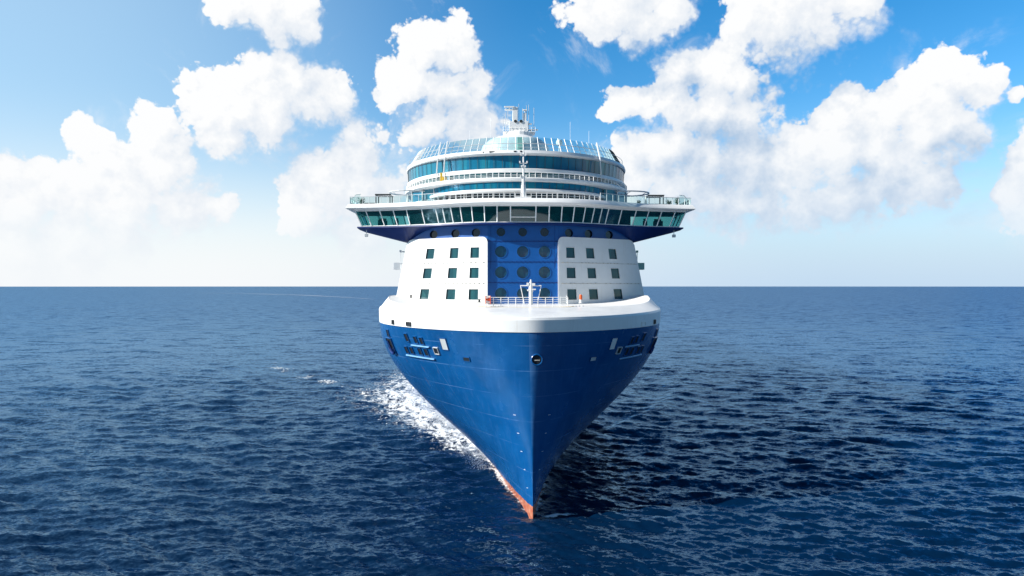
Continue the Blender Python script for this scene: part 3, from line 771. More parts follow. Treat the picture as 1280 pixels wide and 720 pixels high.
# railing and glass along the wing terraces
for sd_ in (-1, 1):
    base = [roof_edge(sd_ * u, OFF_T + 0.25, ZB1 + 0.93) for u in np.linspace(10.5, 25.2, 16)] + [(sd_ * 25.6, y, ZB1 + 0.93) for y in np.linspace(33.2, 38.6, 5)]
    g = MB(); g.quad_strip(base, [(p[0], p[1], p[2] + 1.05) for p in base]); tg = g.build('terrace_glass', M['rail_glass'], ship)
    r_ = MB(); r_.tube([(p[0], p[1], p[2] + 1.07) for p in base], 0.04, 5)
    for p in base: r_.tube([p, (p[0], p[1], p[2] + 1.07)], 0.035, 4)
    r_.build('terrace_railing', M['grey'], ship)
    w = MB(); x = sd_ * 24.6; y = 33.4; z = ZB1 + 0.95
    w.poly([(x - sd_ * .6, y, z), (x + sd_ * .5, y, z + .2), (x + sd_ * 1.1, y + .3, z + .9), (x + sd_ * .3, y + .2, z + 1.7), (x - sd_ * .4, y, z + 1.75)])
    wo_ = w.build('tip_windscreen', M['rail_glass'], ship)
    e = MB(); e.tube([(x + sd_ * .5, y, z + .1), (x + sd_ * 1.1, y + .3, z + .9), (x + sd_ * .3, y + .2, z + 1.7), (x - sd_ * .5, y, z + 1.75)], 0.06, 5); e.build('windscreen_frame', M['grey'], ship)
# front rail of the bridge roof centre
base = [roof_edge(u, OFF_T + 0.1, ZB1 + 0.95) for u in np.linspace(-10.5, 10.5, 30)]
r_ = MB()
for dz, rr in ((0.75, 0.04), (0.4, 0.02)): r_.tube([(p[0], p[1] + 0.3, p[2] + dz) for p in base], rr, 5)
for p in base: r_.tube([(p[0], p[1] + 0.3, p[2] - 0.1), (p[0], p[1] + 0.3, p[2] + 0.75)], 0.03, 4)
r_.build('roof_front_railing', M['white'], ship)

# long body of the ship further aft: white sides with balcony decks
bd = MB()
for sd_ in (-1, 1):
    bd.grid([[(sd_ * x, y, z) for y in (36.5, 60, 120, 200, 285)] for x, z in ((19.0, 19.2), (18.9, 22.0), (17.0, 31.0))])
    bd.grid([[(sd_ * 17.0, y, z) for y in (58, 120, 200, 285)] for z in (31.0, 43.5)])
bd.grid([[(x, y, 43.5) for x in (-17.0, 0, 17.0)] for y in (58, 285)]); bd.poly([(-17.0, 285, 31), (17.0, 285, 31), (17.0, 285, 43.5), (-17.0, 285, 43.5)])
bd.build('aft_superstructure', M['white'], ship)
for sd_ in (-1, 1):
    for k in range(4):
        z = 32.4 + 2.8 * k; g = MB(); g.grid([[(sd_ * 17.03, y, zz) for y in np.linspace(60, 280, 20)] for zz in (z, z + 1.9)]); g.build('balcony_window', M['lounge_glass'], ship)

# ------------------------------------------------------------------ foredeck fittings
rl = MB()
xs = np.linspace(-5.0, 5.1, 12); ry = 14.2; rz = 21.52
for k, dz in enumerate((1.08, 0.80, 0.55, 0.30)): rl.tube([(xs[0], ry, rz + dz), (xs[-1], ry, rz + dz)], 0.045 if k == 0 else 0.03, 5)
for x in xs: rl.tube([(x, ry, rz - 0.05), (x, ry, rz + 1.08)], 0.05, 5)
for x in (xs[0], xs[-1]):
    for k, dz in enumerate((1.08, 0.80, 0.55, 0.30)): rl.tube([(x, ry, rz + dz), (x * 1.03, ry + 3.5, rz + dz + 0.15)], 0.04, 5)
rl.build('foredeck_railing', M['white'], ship)
bm_ = MB(); bx, by = 0.45, 12.6
bm_.tube([(bx, by, 21.7), (bx, by, 23.3)], 0.24, 10); bm_.tube([(bx, by, 23.3), (bx, by, 24.2), (bx, by, 24.8)], [0.30, 0.22, 0.07], 10)
bm_.tube([(bx - 1.28, by, 24.05), (bx + 1.28, by, 24.05)], 0.075, 6)
bm_.tube([(bx - 1.25, by, 24.05), (bx - 0.78, by, 21.8)], 0.055, 5); bm_.tube([(bx + 1.25, by, 24.05), (bx + 0.78, by, 21.8)], 0.055, 5)
bm_.box((bx - .35, by - .1, 24.25), (.3, .25, .32)); bm_.box((bx + .35, by - .1, 24.2), (.34, .25, .3)); bm_.box((bx + .3, by - .1, 23.6), (.6, .3, .16)); bm_.box((bx - .25, by - .1, 23.5), (.4, .3, .2))
bm_.build('bow_light_mast', M['white'], ship, bevel=0.02)
# red and white barrier standing by the rail, orange post, small bollard
br = MB(); br.box((-4.75, 13.9, 22.35), (0.62, 0.10, 0.30), 0); br.box((-4.75, 13.9, 22.72), (0.62, 0.10, 0.18), 1); br.box((-4.75, 13.9, 22.02), (0.62, 0.10, 0.24), 1)
for dx in (-.3, .3): br.box((-4.75 + dx, 13.9, 22.3), (0.08, 0.4, 1.0), 0)
bo = br.build('safety_barrier', [M['orange'], M['white']], None, bevel=0.015)
def place(o, lbl, cat, grp=None):
    """stand a thing built in ship coordinates at its own base in the world"""
    c = np.array([v.co[:] for v in o.data.vertices]); b = (c.min(0) + c.max(0)) / 2; b[2] = c[:, 2].min()
    o.data.transform(__import__('mathutils').Matrix.Translation(-Vector(b)))
    o.location = to_world(b); o.rotation_euler = (0, 0, SHIP_YAW); return tag(o, lbl, cat, grp)
place(bo, 'small orange and white safety barrier at the end of the bow railing', 'barrier')
pb = MB(); pb.lathe((6.9, 15.8, 21.85), [(0.26, 0), (0.26, 0.08), (0.2, 0.1), (0.2, 0.45)], 14, 1); pb.lathe((6.9, 15.8, 22.3), [(0.2, 0), (0.2, 0.5), (0.14, 0.62)], 14, 0)
place(pb.build('deck_post', [M['orange'], M['white']], None), 'orange and white post standing on the foredeck before the shaded white panel', 'post')
for (x, y, z) in ((-15.6, 25.4, 22.35), (-5.9, 17.5, 21.9)):
    b_ = MB(); b_.lathe((x, y, z), [(0.16, 0), (0.12, 0.3), (0.2, 0.36), (0.2, 0.42)], 12); b_.box((x, y, z + 0.03), (0.9, 0.35, 0.06)); b_.build('mooring_bollard', M['dark_metal'], ship)

# ------------------------------------------------------------------ hull openings
def hull_patch(name, side, s, z, w, hgt, mat, depth=0.10, frame_mat=None, parent=None, lift=0.0):
    p0, n = hull_point(side, s, z, lift); n = Vector(n)
    tz = Vector((0, 0, 1)) - n * n.z; tz.normalize(); tx = tz.cross(n).normalized()
    if tx.y * 1 > 0 and False: tx = -tx
    f = MB(); P0 = Vector(p0)
    def lp(e, o_): return [tuple(P0 + tx * (sx * (w / 2 + e)) + tz * (sz * (hgt / 2 + e)) + n * o_) for sx, sz in ((-1, -1), (1, -1), (1, 1), (-1, 1), (-1, -1))]
    f.grid([lp(0.07, -0.05), lp(0.06, depth), lp(0.0, depth), lp(-0.01, 0.035)]); fo = f.build(name, frame_mat or M['hull'], parent or ship)
    g = MB(); g.poly(lp(0.0, 0.045)[:4]); g.build('recess', mat, fo)
    return fo

def hull_bar(name, side, s0, s1, z, mat, r=0.10, off=0.12):
    m_ = MB(); m_.tube([tuple(hull_point(side, s, z, off)[0]) for s in np.linspace(s0, s1, 8)], r, 5); return m_.build(name, mat, ship)
for sd_ in (-1, 1):
    for s_, z_, w_, h_ in ((10.9, 17.95, 0.75, 1.0), (9.3, 17.80, 0.62, 0.85), (8.35, 17.75, 0.62, 0.85), (12.4, 16.35, 0.7, 0.9), (11.3, 16.38, 0.7, 0.9), (9.7, 16.42, 0.7, 0.9), (8.65, 16.42, 0.7, 0.9)):
        hull_patch('mooring_opening', sd_, s_, z_, w_, h_, M['dark'])
    hull_patch('fairlead', sd_, 6.9, 16.75, 0.75, 0.75, M['dark'], 0.14, M['grey'])
    hull_patch('shell_door', sd_, 5.4, 17.62, 0.95, 1.35, M['grey'] if sd_ < 0 else M['white'], 0.08)
    hull_patch('hull_vent', sd_, 3.75, 16.12, 0.9, 0.42, M['dark'] if sd_ < 0 else M['grey'], 0.08)
    hull_patch('mooring_opening', sd_, 16.0, 18.1, 0.9, 0.9, M['dark'])
    hull_bar('fender_sill', sd_, 7.6, 10.6, 17.12, M['pale_blue']); hull_bar('fender_sill', sd_, 7.9, 13.0, 15.72, M['pale_blue'])
    hull_patch('bulwark_fairlead', sd_, 9.2, 19.62, 0.95, 0.36, M['dark'] if sd_ < 0 else M['white'], 0.14, M['dark_metal'] if sd_ < 0 else M['white'], lift=0.09)
    hull_patch('bulwark_fairlead', sd_, 12.9, 19.65, 0.6, 0.42, M['dark'], 0.14, M['dark_metal'], lift=0.09)
    # anchor in its pocket
    pk = hull_patch('anchor_pocket', sd_, 16.6, 16.5, 2.2, 2.0, M['dark'], 0.12)
    p0, n0 = hull_point(sd_, 16.6, 16.4, 0.22)
    a_ = MB(); pv = lambda ds, dz: tuple(hull_point(sd_, 16.6 + ds, 16.4 + dz, 0.22)[0])
    a_.tube([pv(0, .8), pv(0, -.75)], 0.12, 6); a_.tube([pv(-.75, -.1), pv(-.5, -.65), pv(0, -.8), pv(.5, -.65), pv(.75, -.1)], [0.06, 0.14, 0.18, 0.14, 0.06], 6)
    a_.build('anchor', M['blue_joint'], ship)
# round hawse pipe just beside the stem
hp = MB(); hc = np.array([0.42, -0.02, 16.45])
def hring(r, y): return [(hc[0] + r * math.cos(a), hc[1] + y, hc[2] + r * math.sin(a)) for a in np.linspace(0, 2 * math.pi, 29)]
hp.grid([hring(0.62, 0.5), hring(0.62, -0.10), hring(0.56, -0.16), hring(0.48, -0.14), hring(0.46, 0.3)])
hpo = hp.build('hawse_pipe', M['hull'], ship, smooth=40)
g = MB(); g.poly(hring(0.47, -0.03)[:-1], 0); g.box((hc[0], hc[1] - 0.06, hc[2] - 0.05), (0.6, 0.05, 0.1), 1); g.build('hawse_hole', [M['dark'], M['joint']], hpo)
# draught marks: short pale ticks beside the stem
for sd_ in (-1, 1):
    for k in range(5):
        s_ = 0.9; z_ = 3.0 + 1.9 * k
        m_ = MB(); m_.tube([tuple(hull_point(sd_, s_, z_, 0.012)[0]), tuple(hull_point(sd_, s_ + 0.2, z_, 0.012)[0])], 0.025, 4); m_.build('draught_mark', M['white'], ship)
# bow thruster recess low on the hull, a dark patch on each side
for sd_ in (-1, 1):
    hull_patch('thruster_recess', sd_, 46.0, 2.6, 4.2, 1.4, M['dark'], 0.10)

# ------------------------------------------------------------------ things standing on the wing terraces
TZ = ZB1 + 0.63
def ship_thing(name, lbl, cat, pos, rz=0.0, grp=None):
    o = empty(name, to_world(pos), SHIP_YAW + rz); return tag(o, lbl, cat, grp)
def potted_plant(pos, hgt, spread, n, lbl):
    t = ship_thing('potted_plant', lbl, 'plant', pos, random.uniform(0, 6), 'potted plants on the bridge wing terraces')
    p = MB(); p.lathe((0, 0, 0), [(0.26, 0), (0.36, 0.5), (0.38, 0.55), (0.32, 0.55), (0.31, 0.48)], 14); p.build('pot', M['pot'], t)
    st = MB()
    lf = MB()
    for k in range(7):
        a = random.uniform(0, 6.28); r = spread * random.uniform(.2, .7); tip = (r * math.cos(a), r * math.sin(a), hgt * random.uniform(.6, .95))
        st.tube([(0, 0, 0.45), (tip[0] * .4, tip[1] * .4, 0.45 + (tip[2] - .45) * .6), tip], [0.03, 0.02, 0.01], 4)
        for q in range(n):
            f = random.uniform(.25, 1.05); c = Vector((tip[0] * f, tip[1] * f, 0.45 + (tip[2] - 0.45) * f)) + Vector((random.gauss(0, .13), random.gauss(0, .13), random.gauss(0, .09)))
            d = Vector((random.gauss(0, 1), random.gauss(0, 1), random.gauss(.2, .6))).normalized(); w = d.cross(Vector((random.gauss(0, 1), random.gauss(0, 1), 1))).normalized() * 0.05
            L_ = random.uniform(.14, .28); lf.poly([tuple(c), tuple(c + d * L_ * .5 + w), tuple(c + d * L_), tuple(c + d * L_ * .5 - w)])
    st.build('stem', M['stem'], t); lf.build('leaves', M['leaf'], t)
potted_plant((-24.2, 34.2, TZ), 1.75, 0.7, 34, 'widest bushy potted plant at the tip of the sunlit bridge wing terrace')
potted_plant((24.0, 34.2, TZ), 2.0, 0.55, 30, 'tall potted plant beside the glass tip of the shaded bridge wing terrace')
potted_plant((22.9, 34.6, TZ), 1.7, 0.5, 30, 'shorter potted plant between the sofa and the tall plant on the shaded wing')
potted_plant((18.2, 34.6, TZ), 1.5, 0.55, 28, 'potted plant between the ring canopy and the dark pergola on the shaded wing')
def pergola(pos, w, d, h_, lbl):
    t = ship_thing('pergola', lbl, 'pergola', pos, 0, 'dark pergolas on the bridge wing terraces')
    for x in (-w / 2, w / 2):
        for y in (-d / 2, d / 2):
            m_ = MB(); m_.box((x, y, h_ / 2), (0.14, 0.14, h_)); m_.build('post', M['dark_metal'], t)
    m_ = MB()
    for y in (-d / 2, d / 2): m_.box((0, y, h_ + 0.08), (w + 0.3, 0.14, 0.18))
    for x in (-w / 2, w / 2): m_.box((x, 0, h_ + 0.083), (0.14, d - 0.15, 0.17))
    m_.build('roof_frame', M['dark_metal'], t)
    m_ = MB()
    for x in np.linspace(-w / 2 + .3, w / 2 - .3, 7): m_.box((x, 0, h_ + 0.1), (0.06, d - 0.16, 0.1))
    m_.build('slats', M['dark_metal'], t)
pergola((-20.8, 34.6, TZ), 2.1, 2.2, 1.95, 'dark open pergola frame on the sunlit bridge wing terrace')
pergola((20.6, 34.6, TZ), 2.2, 2.2, 1.95, 'dark open pergola frame on the shaded bridge wing terrace')
def sofa(pos, w, rz, lbl):
    t = ship_thing('outdoor_sofa', lbl, 'sofa', pos, rz, 'dark sofas on the bridge wing terraces')
    m_ = MB(); m_.box((0, 0, 0.22), (w, 0.85, 0.30)); m_.build('base', M['pot'], t, bevel=0.03)
    n_ = max(1, round(w / 0.8))
    for k in range(n_):
        x = -w / 2 + (k + .5) * w / n_; m_ = MB(); m_.box((x, -0.05, 0.45), (w / n_ - 0.03, 0.75, 0.15)); m_.build('cushion', M['fabric'], t, bevel=0.04)
    m_ = MB(); m_.box((0, 0.38, 0.68), (w, 0.18, 0.62)); m_.build('backrest', M['fabric'], t, bevel=0.05)
    for x in (-w / 2 + .07, w / 2 - .07): m_ = MB(); m_.box((x, 0, 0.5), (0.14, 0.8, 0.25)); m_.build('armrest', M['pot'], t, bevel=0.03)
sofa((-23.0, 34.9, TZ), 1.9, 0, 'long dark sofa between the bushy plant and the pergola on the sunlit wing')
sofa((-18.4, 34.9, TZ), 1.5, 0, 'short dark sofa between the pergola and the glazed corner room on the sunlit wing')
sofa((22.0, 35.2, TZ), 1.3, 0, 'short dark sofa just outside the pergola on the shaded wing')
sofa((20.6, 35.0, TZ), 1.9, 0, 'long dark sofa under the pergola on the shaded wing')
def parasol(pos, lbl):
    t = ship_thing('folded_parasol', lbl, 'parasol', pos, 0, 'folded white parasols on the bridge wing terraces')
    m_ = MB(); m_.lathe((0, 0, 0), [(0.35, 0), (0.35, 0.08), (0.05, 0.1)], 14); m_.build('base', M['grey'], t)
    m_ = MB(); m_.tube([(0, 0, 0.1), (0, 0, 2.2)], 0.03, 6); m_.build('pole', M['grey'], t)
    m_ = MB(); m_.lathe((0, 0, 0), [(0.17, 0.75), (0.20, 1.0), (0.14, 1.6), (0.05, 2.15)], 10); m_.build('canopy', M['white_deck'], t)
parasol((-17.2, 34.4, TZ), 'folded white parasol beside the glazed corner room on the sunlit wing')
parasol((19.2, 34.3, TZ), 'folded white parasol at the inner post of the pergola on the shaded wing')

# ------------------------------------------------------------------ sea
def vnoise(x, y, seed=0):
    xi = np.floor(x).astype(np.int64); yi = np.floor(y).astype(np.int64); fx = x - xi; fy = y - yi
    fx = fx * fx * (3 - 2 * fx); fy = fy * fy * (3 - 2 * fy)
    def hsh(a, b):
        n = (a * 374761393 + b * 668265263 + seed * 974711) & 0xffffffff
        n = ((n ^ (n >> 13)) * 1274126177) & 0xffffffff
        return ((n ^ (n >> 16)) & 0xffff) / 65535.0
    return (hsh(xi, yi) * (1 - fx) + hsh(xi + 1, yi) * fx) * (1 - fy) + (hsh(xi, yi + 1) * (1 - fx) + hsh(xi + 1, yi + 1) * fx) * fy
def fbm(x, y, o=5, seed=0, gain=0.5):
    a = 0; w = 1.0; t = 0
    for k in range(o): a = a + w * vnoise(x * 2 ** k + 17.3 * k, y * 2 ** k - 9.1 * k, seed + k); t += w; w *= gain
    return a / t
WAVES = []
wr = np.random.default_rng(5)
for k in range(100):
    lam = 0.65 * (13 / 0.65) ** (wr.random() ** 1.45)
    th = R(72) + wr.normal(0, 0.48)            # travelling toward and a little across the viewer
    kk = 2 * math.pi / lam
    slope = 0.046 * (1.0 if lam < 5 else (5 / lam) ** 1.1)
    WAVES.append((lam, kk * math.cos(th), kk * math.sin(th), slope / kk, wr.random() * 6.283))
def ship_coords(x, y):
    c, s_ = math.cos(SHIP_YAW), math.sin(SHIP_YAW); dx, dy = x - SHIP_LOC[0], y - SHIP_LOC[1]
    return dx * c + dy * s_, -dx * s_ + dy * c
def sea_height(x, y, cell):
    z = np.zeros_like(x); gust = 0.50 + 0.95 * fbm(x / 110.0, y / 55.0, 4, 40)
    for lam, kx, ky, a, ph in WAVES:
        f = np.clip((lam / np.maximum(cell, 1e-6) - 2.2) / 2.5, 0, 1)
        p = kx * x + ky * y + ph
        z += a * f * (np.sin(p) + 0.22 * np.cos(2 * p))
    z *= gust
    u, s_ = ship_coords(x, y); o = np.abs(u - sheer(s_)) - b_wl(np.maximum(s_, 0))
    calm = np.clip((s_ + 1) / 4, 0, 1)
    A = 0.9 * np.clip((s_ - 8) / 22, 0, 1) * np.clip((140 - s_) / 60, 0, 1)
    wdt = 1.0 + 0.055 * np.maximum(s_, 0)
    z += A * np.exp(-(np.maximum(o, 0) / wdt) ** 2) * (0.6 + 0.8 * fbm(s_ / 3.0, o / 2.0, 3, 9))
    # diverging bow wave crest running out and aft
    crest = 0.16 * np.maximum(s_ - 22, 0) + 0.6
    z += 0.5 * np.clip((s_ - 25) / 20, 0, 1) * np.clip((170 - s_) / 80, 0, 1) * np.exp(-((o - crest * 1.9) / (1.0 + 0.03 * np.maximum(s_, 0))) ** 2)
    return z
ang = np.concatenate([np.linspace(-180, -50, 40)[:-1], np.linspace(-50, 50, 960), np.linspace(50, 180, 40)[1:]])
rad = [4.0]
while rad[-1] < 42000:
    r_ = rad[-1]; dep = CAM_H * F_PX / r_
    rad.append(r_ * (1 + np.clip(0.75 / dep, 0.0022, 0.25) * 1.0) if r_ > 40 else r_ + 0.35)
rad = np.array(rad)
TH, RR = np.meshgrid(np.radians(ang), rad)
X = RR * np.sin(TH); Y = RR * np.cos(TH)
dr_ = np.gradient(rad)[:, None] * np.ones_like(TH); da_ = np.gradient(np.radians(ang))[None, :] * RR
Z = sea_height(X, Y, np.maximum(dr_, da_))
nr, na = X.shape
co = np.stack([X, Y, Z], -1).reshape(-1, 3).astype(np.float32)
idx = np.arange(nr * na).reshape(nr, na)
q = np.stack([idx[:-1, :-1], idx[:-1, 1:], idx[1:, 1:], idx[1:, :-1]], -1).reshape(-1, 4)
me = bpy.data.meshes.new('sea'); me.vertices.add(len(co)); me.vertices.foreach_set('co', co.ravel())
me.loops.add(q.size); me.loops.foreach_set('vertex_index', q.ravel().astype(np.int32))
me.polygons.add(len(q)); me.polygons.foreach_set('loop_start', np.arange(0, q.size, 4, dtype=np.int32)); me.polygons.foreach_set('loop_total', np.full(len(q), 4, np.int32))
me.update(calc_edges=True); me.polygons.foreach_set('use_smooth', np.ones(len(q), bool))
if me.polygons[len(q) // 2].normal.z < 0: me.flip_normals()
sea = bpy.data.objects.new('sea', me); COL.objects.link(sea); sea['kind'] = 'structure'
def water_material():
    m = bpy.data.materials.new('sea_water'); m.use_nodes = True
    t = m.node_tree; t.nodes.clear(); N = NT(t)
    out = N.n('ShaderNodeOutputMaterial')
    b = N.n('ShaderNodeBsdfGlossy'); b.inputs['Color'].default_value = (0.46, 0.74, 1.0, 1)
    body = N.n('ShaderNodeBsdfDiffuse')
    geo = N.n('ShaderNodeNewGeometry'); P = geo.outputs['Position']
    mp = N.n('ShaderNodeMapping'); N.link(P, mp.inputs[0]); mp.inputs['Scale'].default_value = (0.75, 1.25, 1.0); mp.inputs['Rotation'].default_value = (0, 0, R(12))
    v1 = N.vm('SUBTRACT', N.noise(mp.outputs[0], 0.85, 4, 0.6).outputs['Color'], (0.5, 0.5, 0.5))
    v2 = N.vm('SUBTRACT', N.noise(mp.outputs[0], 3.6, 5, 0.62).outputs['Color'], (0.5, 0.5, 0.5))
    vv = N.vm('ADD', N.vm('SCALE', v1, scale=0.95), N.vm('SCALE', v2, scale=0.95))
    mp3 = N.n('ShaderNodeMapping'); N.link(P, mp3.inputs[0]); mp3.inputs['Scale'].default_value = (0.6, 1.1, 1.0); mp3.inputs['Rotation'].default_value = (0, 0, R(-10))
    farw = N.maprange(N.math('LOGARITHM', N.vm('LENGTH', P), 10.0), 2.0, 2.8, 0.0, 1.0)
    v3 = N.vm('SUBTRACT', N.noise(mp3.outputs[0], 0.16, 5, 0.62).outputs['Color'], (0.5, 0.5, 0.5))
    vv = N.vm('ADD', vv, N.vm('SCALE', v3, scale=N.math('MULTIPLY', farw, 1.5)))
    vv = N.vm('MULTIPLY', vv, (1, 1, 0))
    dist = N.vm('LENGTH', P)                    # waves too small for the mesh out there count as roughness
    N.link(N.maprange(N.math('LOGARITHM', dist, 10.0), 1.8, 2.9, 0.09, 0.34), b.inputs['Roughness'])
    nn = N.vm('NORMALIZE', N.vm('ADD', geo.outputs['Normal'], vv)); N.link(nn, b.inputs['Normal'])
    big = N.noise(P, 0.012, 4, 0.5).outputs['Fac']
    c = N.mix(N.maprange(big, 0.35, 0.65, 0, 1), (0.0006, 0.0085, 0.030), (0.0009, 0.014, 0.044))
    N.link(c, body.inputs['Color'])
    fr = N.n('ShaderNodeFresnel'); fr.inputs['IOR'].default_value = 1.34; N.link(nn, fr.inputs['Normal'])
    # wave facets turned to the eye never reach the mirror-like grazing reflectance of flat water
    fac = N.math('SMOOTH_MIN', fr.outputs[0], 0.56, 0.25)
    mx = N.n('ShaderNodeMixShader'); N.link(fac, mx.inputs[0]); N.link(body.outputs[0], mx.inputs[1]); N.link(b.outputs[0], mx.inputs[2])
    N.link(mx.outputs[0], out.inputs[0])
    return m
me.materials.append(water_material())

# ------------------------------------------------------------------ foam of the bow wave
def foam_material():
    m = bpy.data.materials.new('foam'); m.use_nodes = True
    t = m.node_tree; t.nodes.clear(); N = NT(t)
    out = N.n('ShaderNodeOutputMaterial'); b = N.n('ShaderNodeBsdfDiffuse'); b.inputs['Color'].default_value = (0.82, 0.85, 0.87, 1)
    tr = N.n('ShaderNodeBsdfTransparent'); mx = N.n('ShaderNodeMixShader')
    at = N.n('ShaderNodeAttribute'); at.attribute_name = 'cover'
    P = N.n('ShaderNodeNewGeometry').outputs['Position']
    n1 = N.noise(P, 1.5, 6, 0.68, dist=0.6).outputs['Fac']
    lace = N.math('ABSOLUTE', N.math('SUBTRACT', N.noise(P, 0.55, 5, 0.6, dist=1.2).outputs['Fac'], 0.5))      # dark cells between the strands
    a = N.math('ADD', at.outputs['Fac'], N.math('MULTIPLY', N.math('SUBTRACT', n1, 0.5), 2.0))
    a = N.math('SUBTRACT', a, N.math('MULTIPLY', lace, 1.7))
    a = N.maprange(a, 0.20, 0.80, 0.0, 0.88, True)
    a = N.math('MULTIPLY', a, N.maprange(at.outputs['Fac'], 0.0, 0.12, 0, 1))
    N.link(a, mx.inputs[0]); N.link(tr.outputs[0], mx.inputs[1]); N.link(b.outputs[0], mx.inputs[2]); N.link(mx.outputs[0], out.inputs[0])
    return m
FM = foam_material()
def foam_sheet(name, Ug, Sg, cover, lift=0.07, cell=0.3):
    c, s_ = math.cos(SHIP_YAW), math.sin(SHIP_YAW)
    Xw = SHIP_LOC[0] + Ug * c - Sg * s_; Yw = SHIP_LOC[1] + Ug * s_ + Sg * c
    Zw = sea_height(Xw, Yw, np.full_like(Xw, cell)) + lift + 0.10 * cover
    nr, na = Xw.shape; idx = np.arange(nr * na).reshape(nr, na)
    q = np.stack([idx[:-1, :-1], idx[:-1, 1:], idx[1:, 1:], idx[1:, :-1]], -1).reshape(-1, 4)
    cv = cover.ravel(); keep = cv[q].max(1) > 0.02; q = q[keep]
    used = np.unique(q); rm = -np.ones(nr * na, int); rm[used] = np.arange(len(used))
    me = bpy.data.meshes.new(name); me.from_pydata(np.stack([Xw, Yw, Zw], -1).reshape(-1, 3)[used].tolist(), [], rm[q].tolist())
    a = me.attributes.new('cover', 'FLOAT', 'POINT'); a.data.foreach_set('value', cv[used].astype(np.float32))
    me.polygons.foreach_set('use_smooth', np.ones(len(me.polygons), bool)); me.materials.append(FM)
    if len(me.polygons) and me.polygons[0].normal.z < 0: me.flip_normals()
    o = bpy.data.objects.new(name, me); COL.objects.link(o); return o
# sunlit side: along the hull and out along the diverging crest
S1, O1 = np.meshgrid(np.concatenate([np.linspace(2, 90, 340), np.linspace(90.5, 190, 160)]), np.concatenate([np.linspace(-0.5, 12, 70), np.linspace(12.3, 75, 170)]), indexing='ij')
wid = np.interp(S1, [0, 14, 22, 28, 39, 55, 73, 100, 190], [0.35, 0.7, 1.7, 4.2, 7.0, 10.5, 15.0, 14, 8])
core = np.exp(-(O1 / wid) ** 2 * 1.1) * np.interp(S1, [0, 10, 20, 26, 60, 90, 190], [0.35, 0.55, 0.78, 0.92, 0.88, 0.74, 0.5])
lace = fbm(S1 / 2.2 + O1 * 0.3, O1 / 1.1, 5, 3, 0.6); ridge = 1 - np.abs(fbm(S1 / 3.5, (O1 - 0.1 * S1) / 1.2, 4, 21) - 0.5) * 5
cov = core * (0.52 + 1.15 * (lace - 0.36)) + 0.30 * np.clip(ridge, 0, 1) * np.clip(core * 2, 0, 1)
crestO = np.interp(S1, [25, 45, 73, 130, 190], [1.5, 3.5, 8.5, 46, 80])
band = np.exp(-((O1 - crestO) / np.interp(S1, [25, 73, 190], [1.0, 3.0, 6.0])) ** 2) * np.interp(S1, [25, 40, 70, 85, 130, 150], [0, 0.4, 0.62, 0.46, 0.42, 0.0])
cov = np.maximum(cov, band * np.clip(fbm(S1 / 5.0, O1 / 3.0, 5, 33) * 4.4 - 1.75, 0, 1.2))
cov *= np.clip((O1 + 0.6) / 0.4, 0, 1)
fo = foam_sheet('bow_wave_foam', sheer(S1) - (b_wl(S1) + O1), S1, np.clip(cov, 0, 1)); tag(fo, 'white foam of the bow wave along the sunlit side of the hull', 'foam', kind='stuff')
# shaded side: a thin line and one patch by the stem
S2, O2 = np.meshgrid(np.linspace(-2, 70, 400), np.linspace(-0.4, 12, 110), indexing='ij')
cov2 = 0.75 * np.exp(-(O2 / 0.5) ** 2) * np.clip(S2 / 4, 0, 1) * (0.4 + fbm(S2 / 2.0, O2, 4, 8))
patch = np.exp(-((O2 - 2.4 + 0.0 * S2) / 1.5) ** 2 - ((S2 - 1.6 - 0.35 * (O2 - 2.4)) / 0.42) ** 2) * 1.2
spk = np.clip(fbm(S2 / 2.5, O2 / 1.6, 4, 71) - 0.66, 0, 1) * 3.0 * np.exp(-((O2 - 4) / 3.5) ** 2) * np.clip((S2 - 6) / 8, 0, 1) * np.clip((38 - S2) / 10, 0, 1)
fo = foam_sheet('bow_foam_patch', sheer(S2) + b_wl(np.maximum(S2, 0)) + O2, S2, np.clip(np.maximum(np.maximum(cov2, patch), spk), 0, 1)); tag(fo, 'thin foam streaks on dark water along the shaded side of the hull', 'foam', kind='stuff')

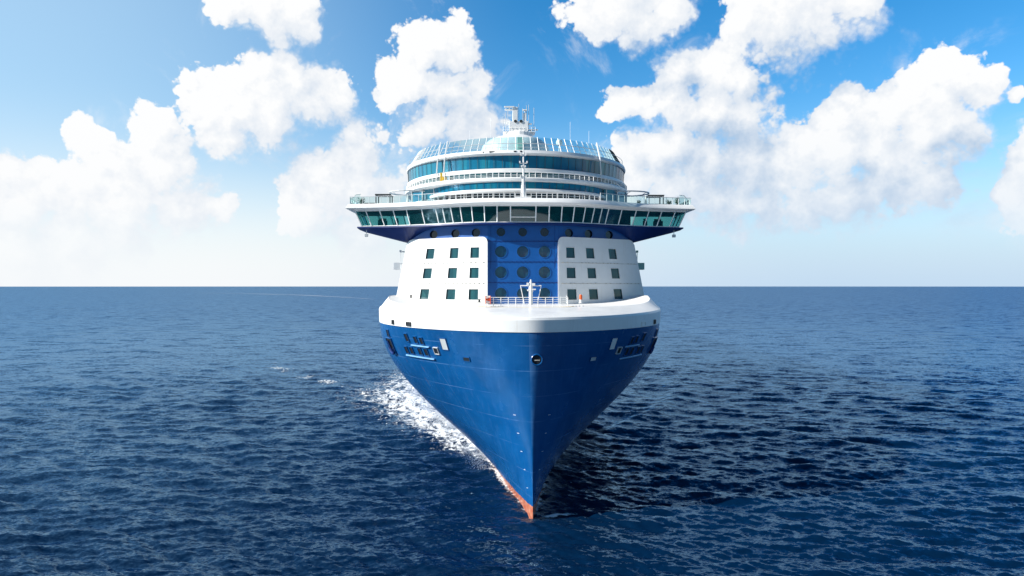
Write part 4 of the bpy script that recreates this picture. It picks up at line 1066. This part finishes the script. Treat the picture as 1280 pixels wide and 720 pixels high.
# the ship's own old track, a pale curve on the water toward the horizon
tt = np.linspace(0, 1, 260); PX = np.interp(tt, [0, .25, .5, .75, 1], [-215, -330, -560, -860, -1250]); PY = np.interp(tt, [0, .25, .5, .75, 1], [1150, 1400, 1800, 2180, 2500])
ww = np.linspace(-1, 1, 41); wid_ = np.interp(tt, [0, 1], [45, 95])
Xg = PX[:, None] + 0 * ww[None, :]; Yg = PY[:, None] + ww[None, :] * wid_[:, None]
cg = np.exp(-(ww[None, :] * 1.6) ** 2) * np.sin(np.pi * np.clip(tt[:, None], 0, 1)) ** 0.4 * 0.46 * (0.6 + 0.8 * fbm(Xg / 90.0, Yg / 30.0, 4, 91))
dx_, dy_ = Xg - SHIP_LOC[0], Yg - SHIP_LOC[1]; cc, ss = math.cos(SHIP_YAW), math.sin(SHIP_YAW)
fo = foam_sheet('distant_wake', dx_ * cc + dy_ * ss, -dx_ * ss + dy_ * cc, np.clip(cg, 0, 1), 0.5, 30.0); tag(fo, 'pale curved wake streak on the water near the horizon', 'wake', kind='stuff')

# spray thrown up along the sunlit waterline: tiny drops
sv = []; sf_ = []
spr = np.random.default_rng(3)
tet = np.array([(0, 0, 1), (0.94, 0, -0.33), (-0.47, 0.82, -0.33), (-0.47, -0.82, -0.33)])
for k in range(36000):
    s_ = 18 + 62 * spr.random() ** 0.85; clump = float(fbm(np.array([s_ / 3.0]), np.array([0.0]), 3, 55)[0])
    hmax = np.interp(s_, [18, 26, 45, 70, 80], [0.5, 1.6, 3.2, 4.6, 3.0]) * (0.3 + 1.6 * clump ** 2)
    z_ = 0.2 + hmax * abs(spr.normal(0, 0.5)); o_ = abs(spr.normal(0, 0.8 + 0.02 * s_)) + 0.05
    u_ = float(sheer(s_)) - (float(half_breadth(s_, z_)) + o_); p = np.array(to_world((u_, s_, z_)))
    r_ = 0.015 + 0.07 * spr.random() ** 3; b0 = len(sv)
    sv += [tuple(p + v * r_) for v in tet]; sf_ += [(b0, b0 + 1, b0 + 2), (b0, b0 + 2, b0 + 3), (b0, b0 + 3, b0 + 1), (b0 + 1, b0 + 3, b0 + 2)]
me = bpy.data.meshes.new('sea_spray'); me.from_pydata(sv, [], sf_); me.materials.append(principled('spray_drops', (0.85, 0.87, 0.88), 0.6, 0.3))
o = bpy.data.objects.new('sea_spray', me); COL.objects.link(o); tag(o, 'fine white spray drops thrown up along the sunlit waterline', 'spray', kind='stuff')
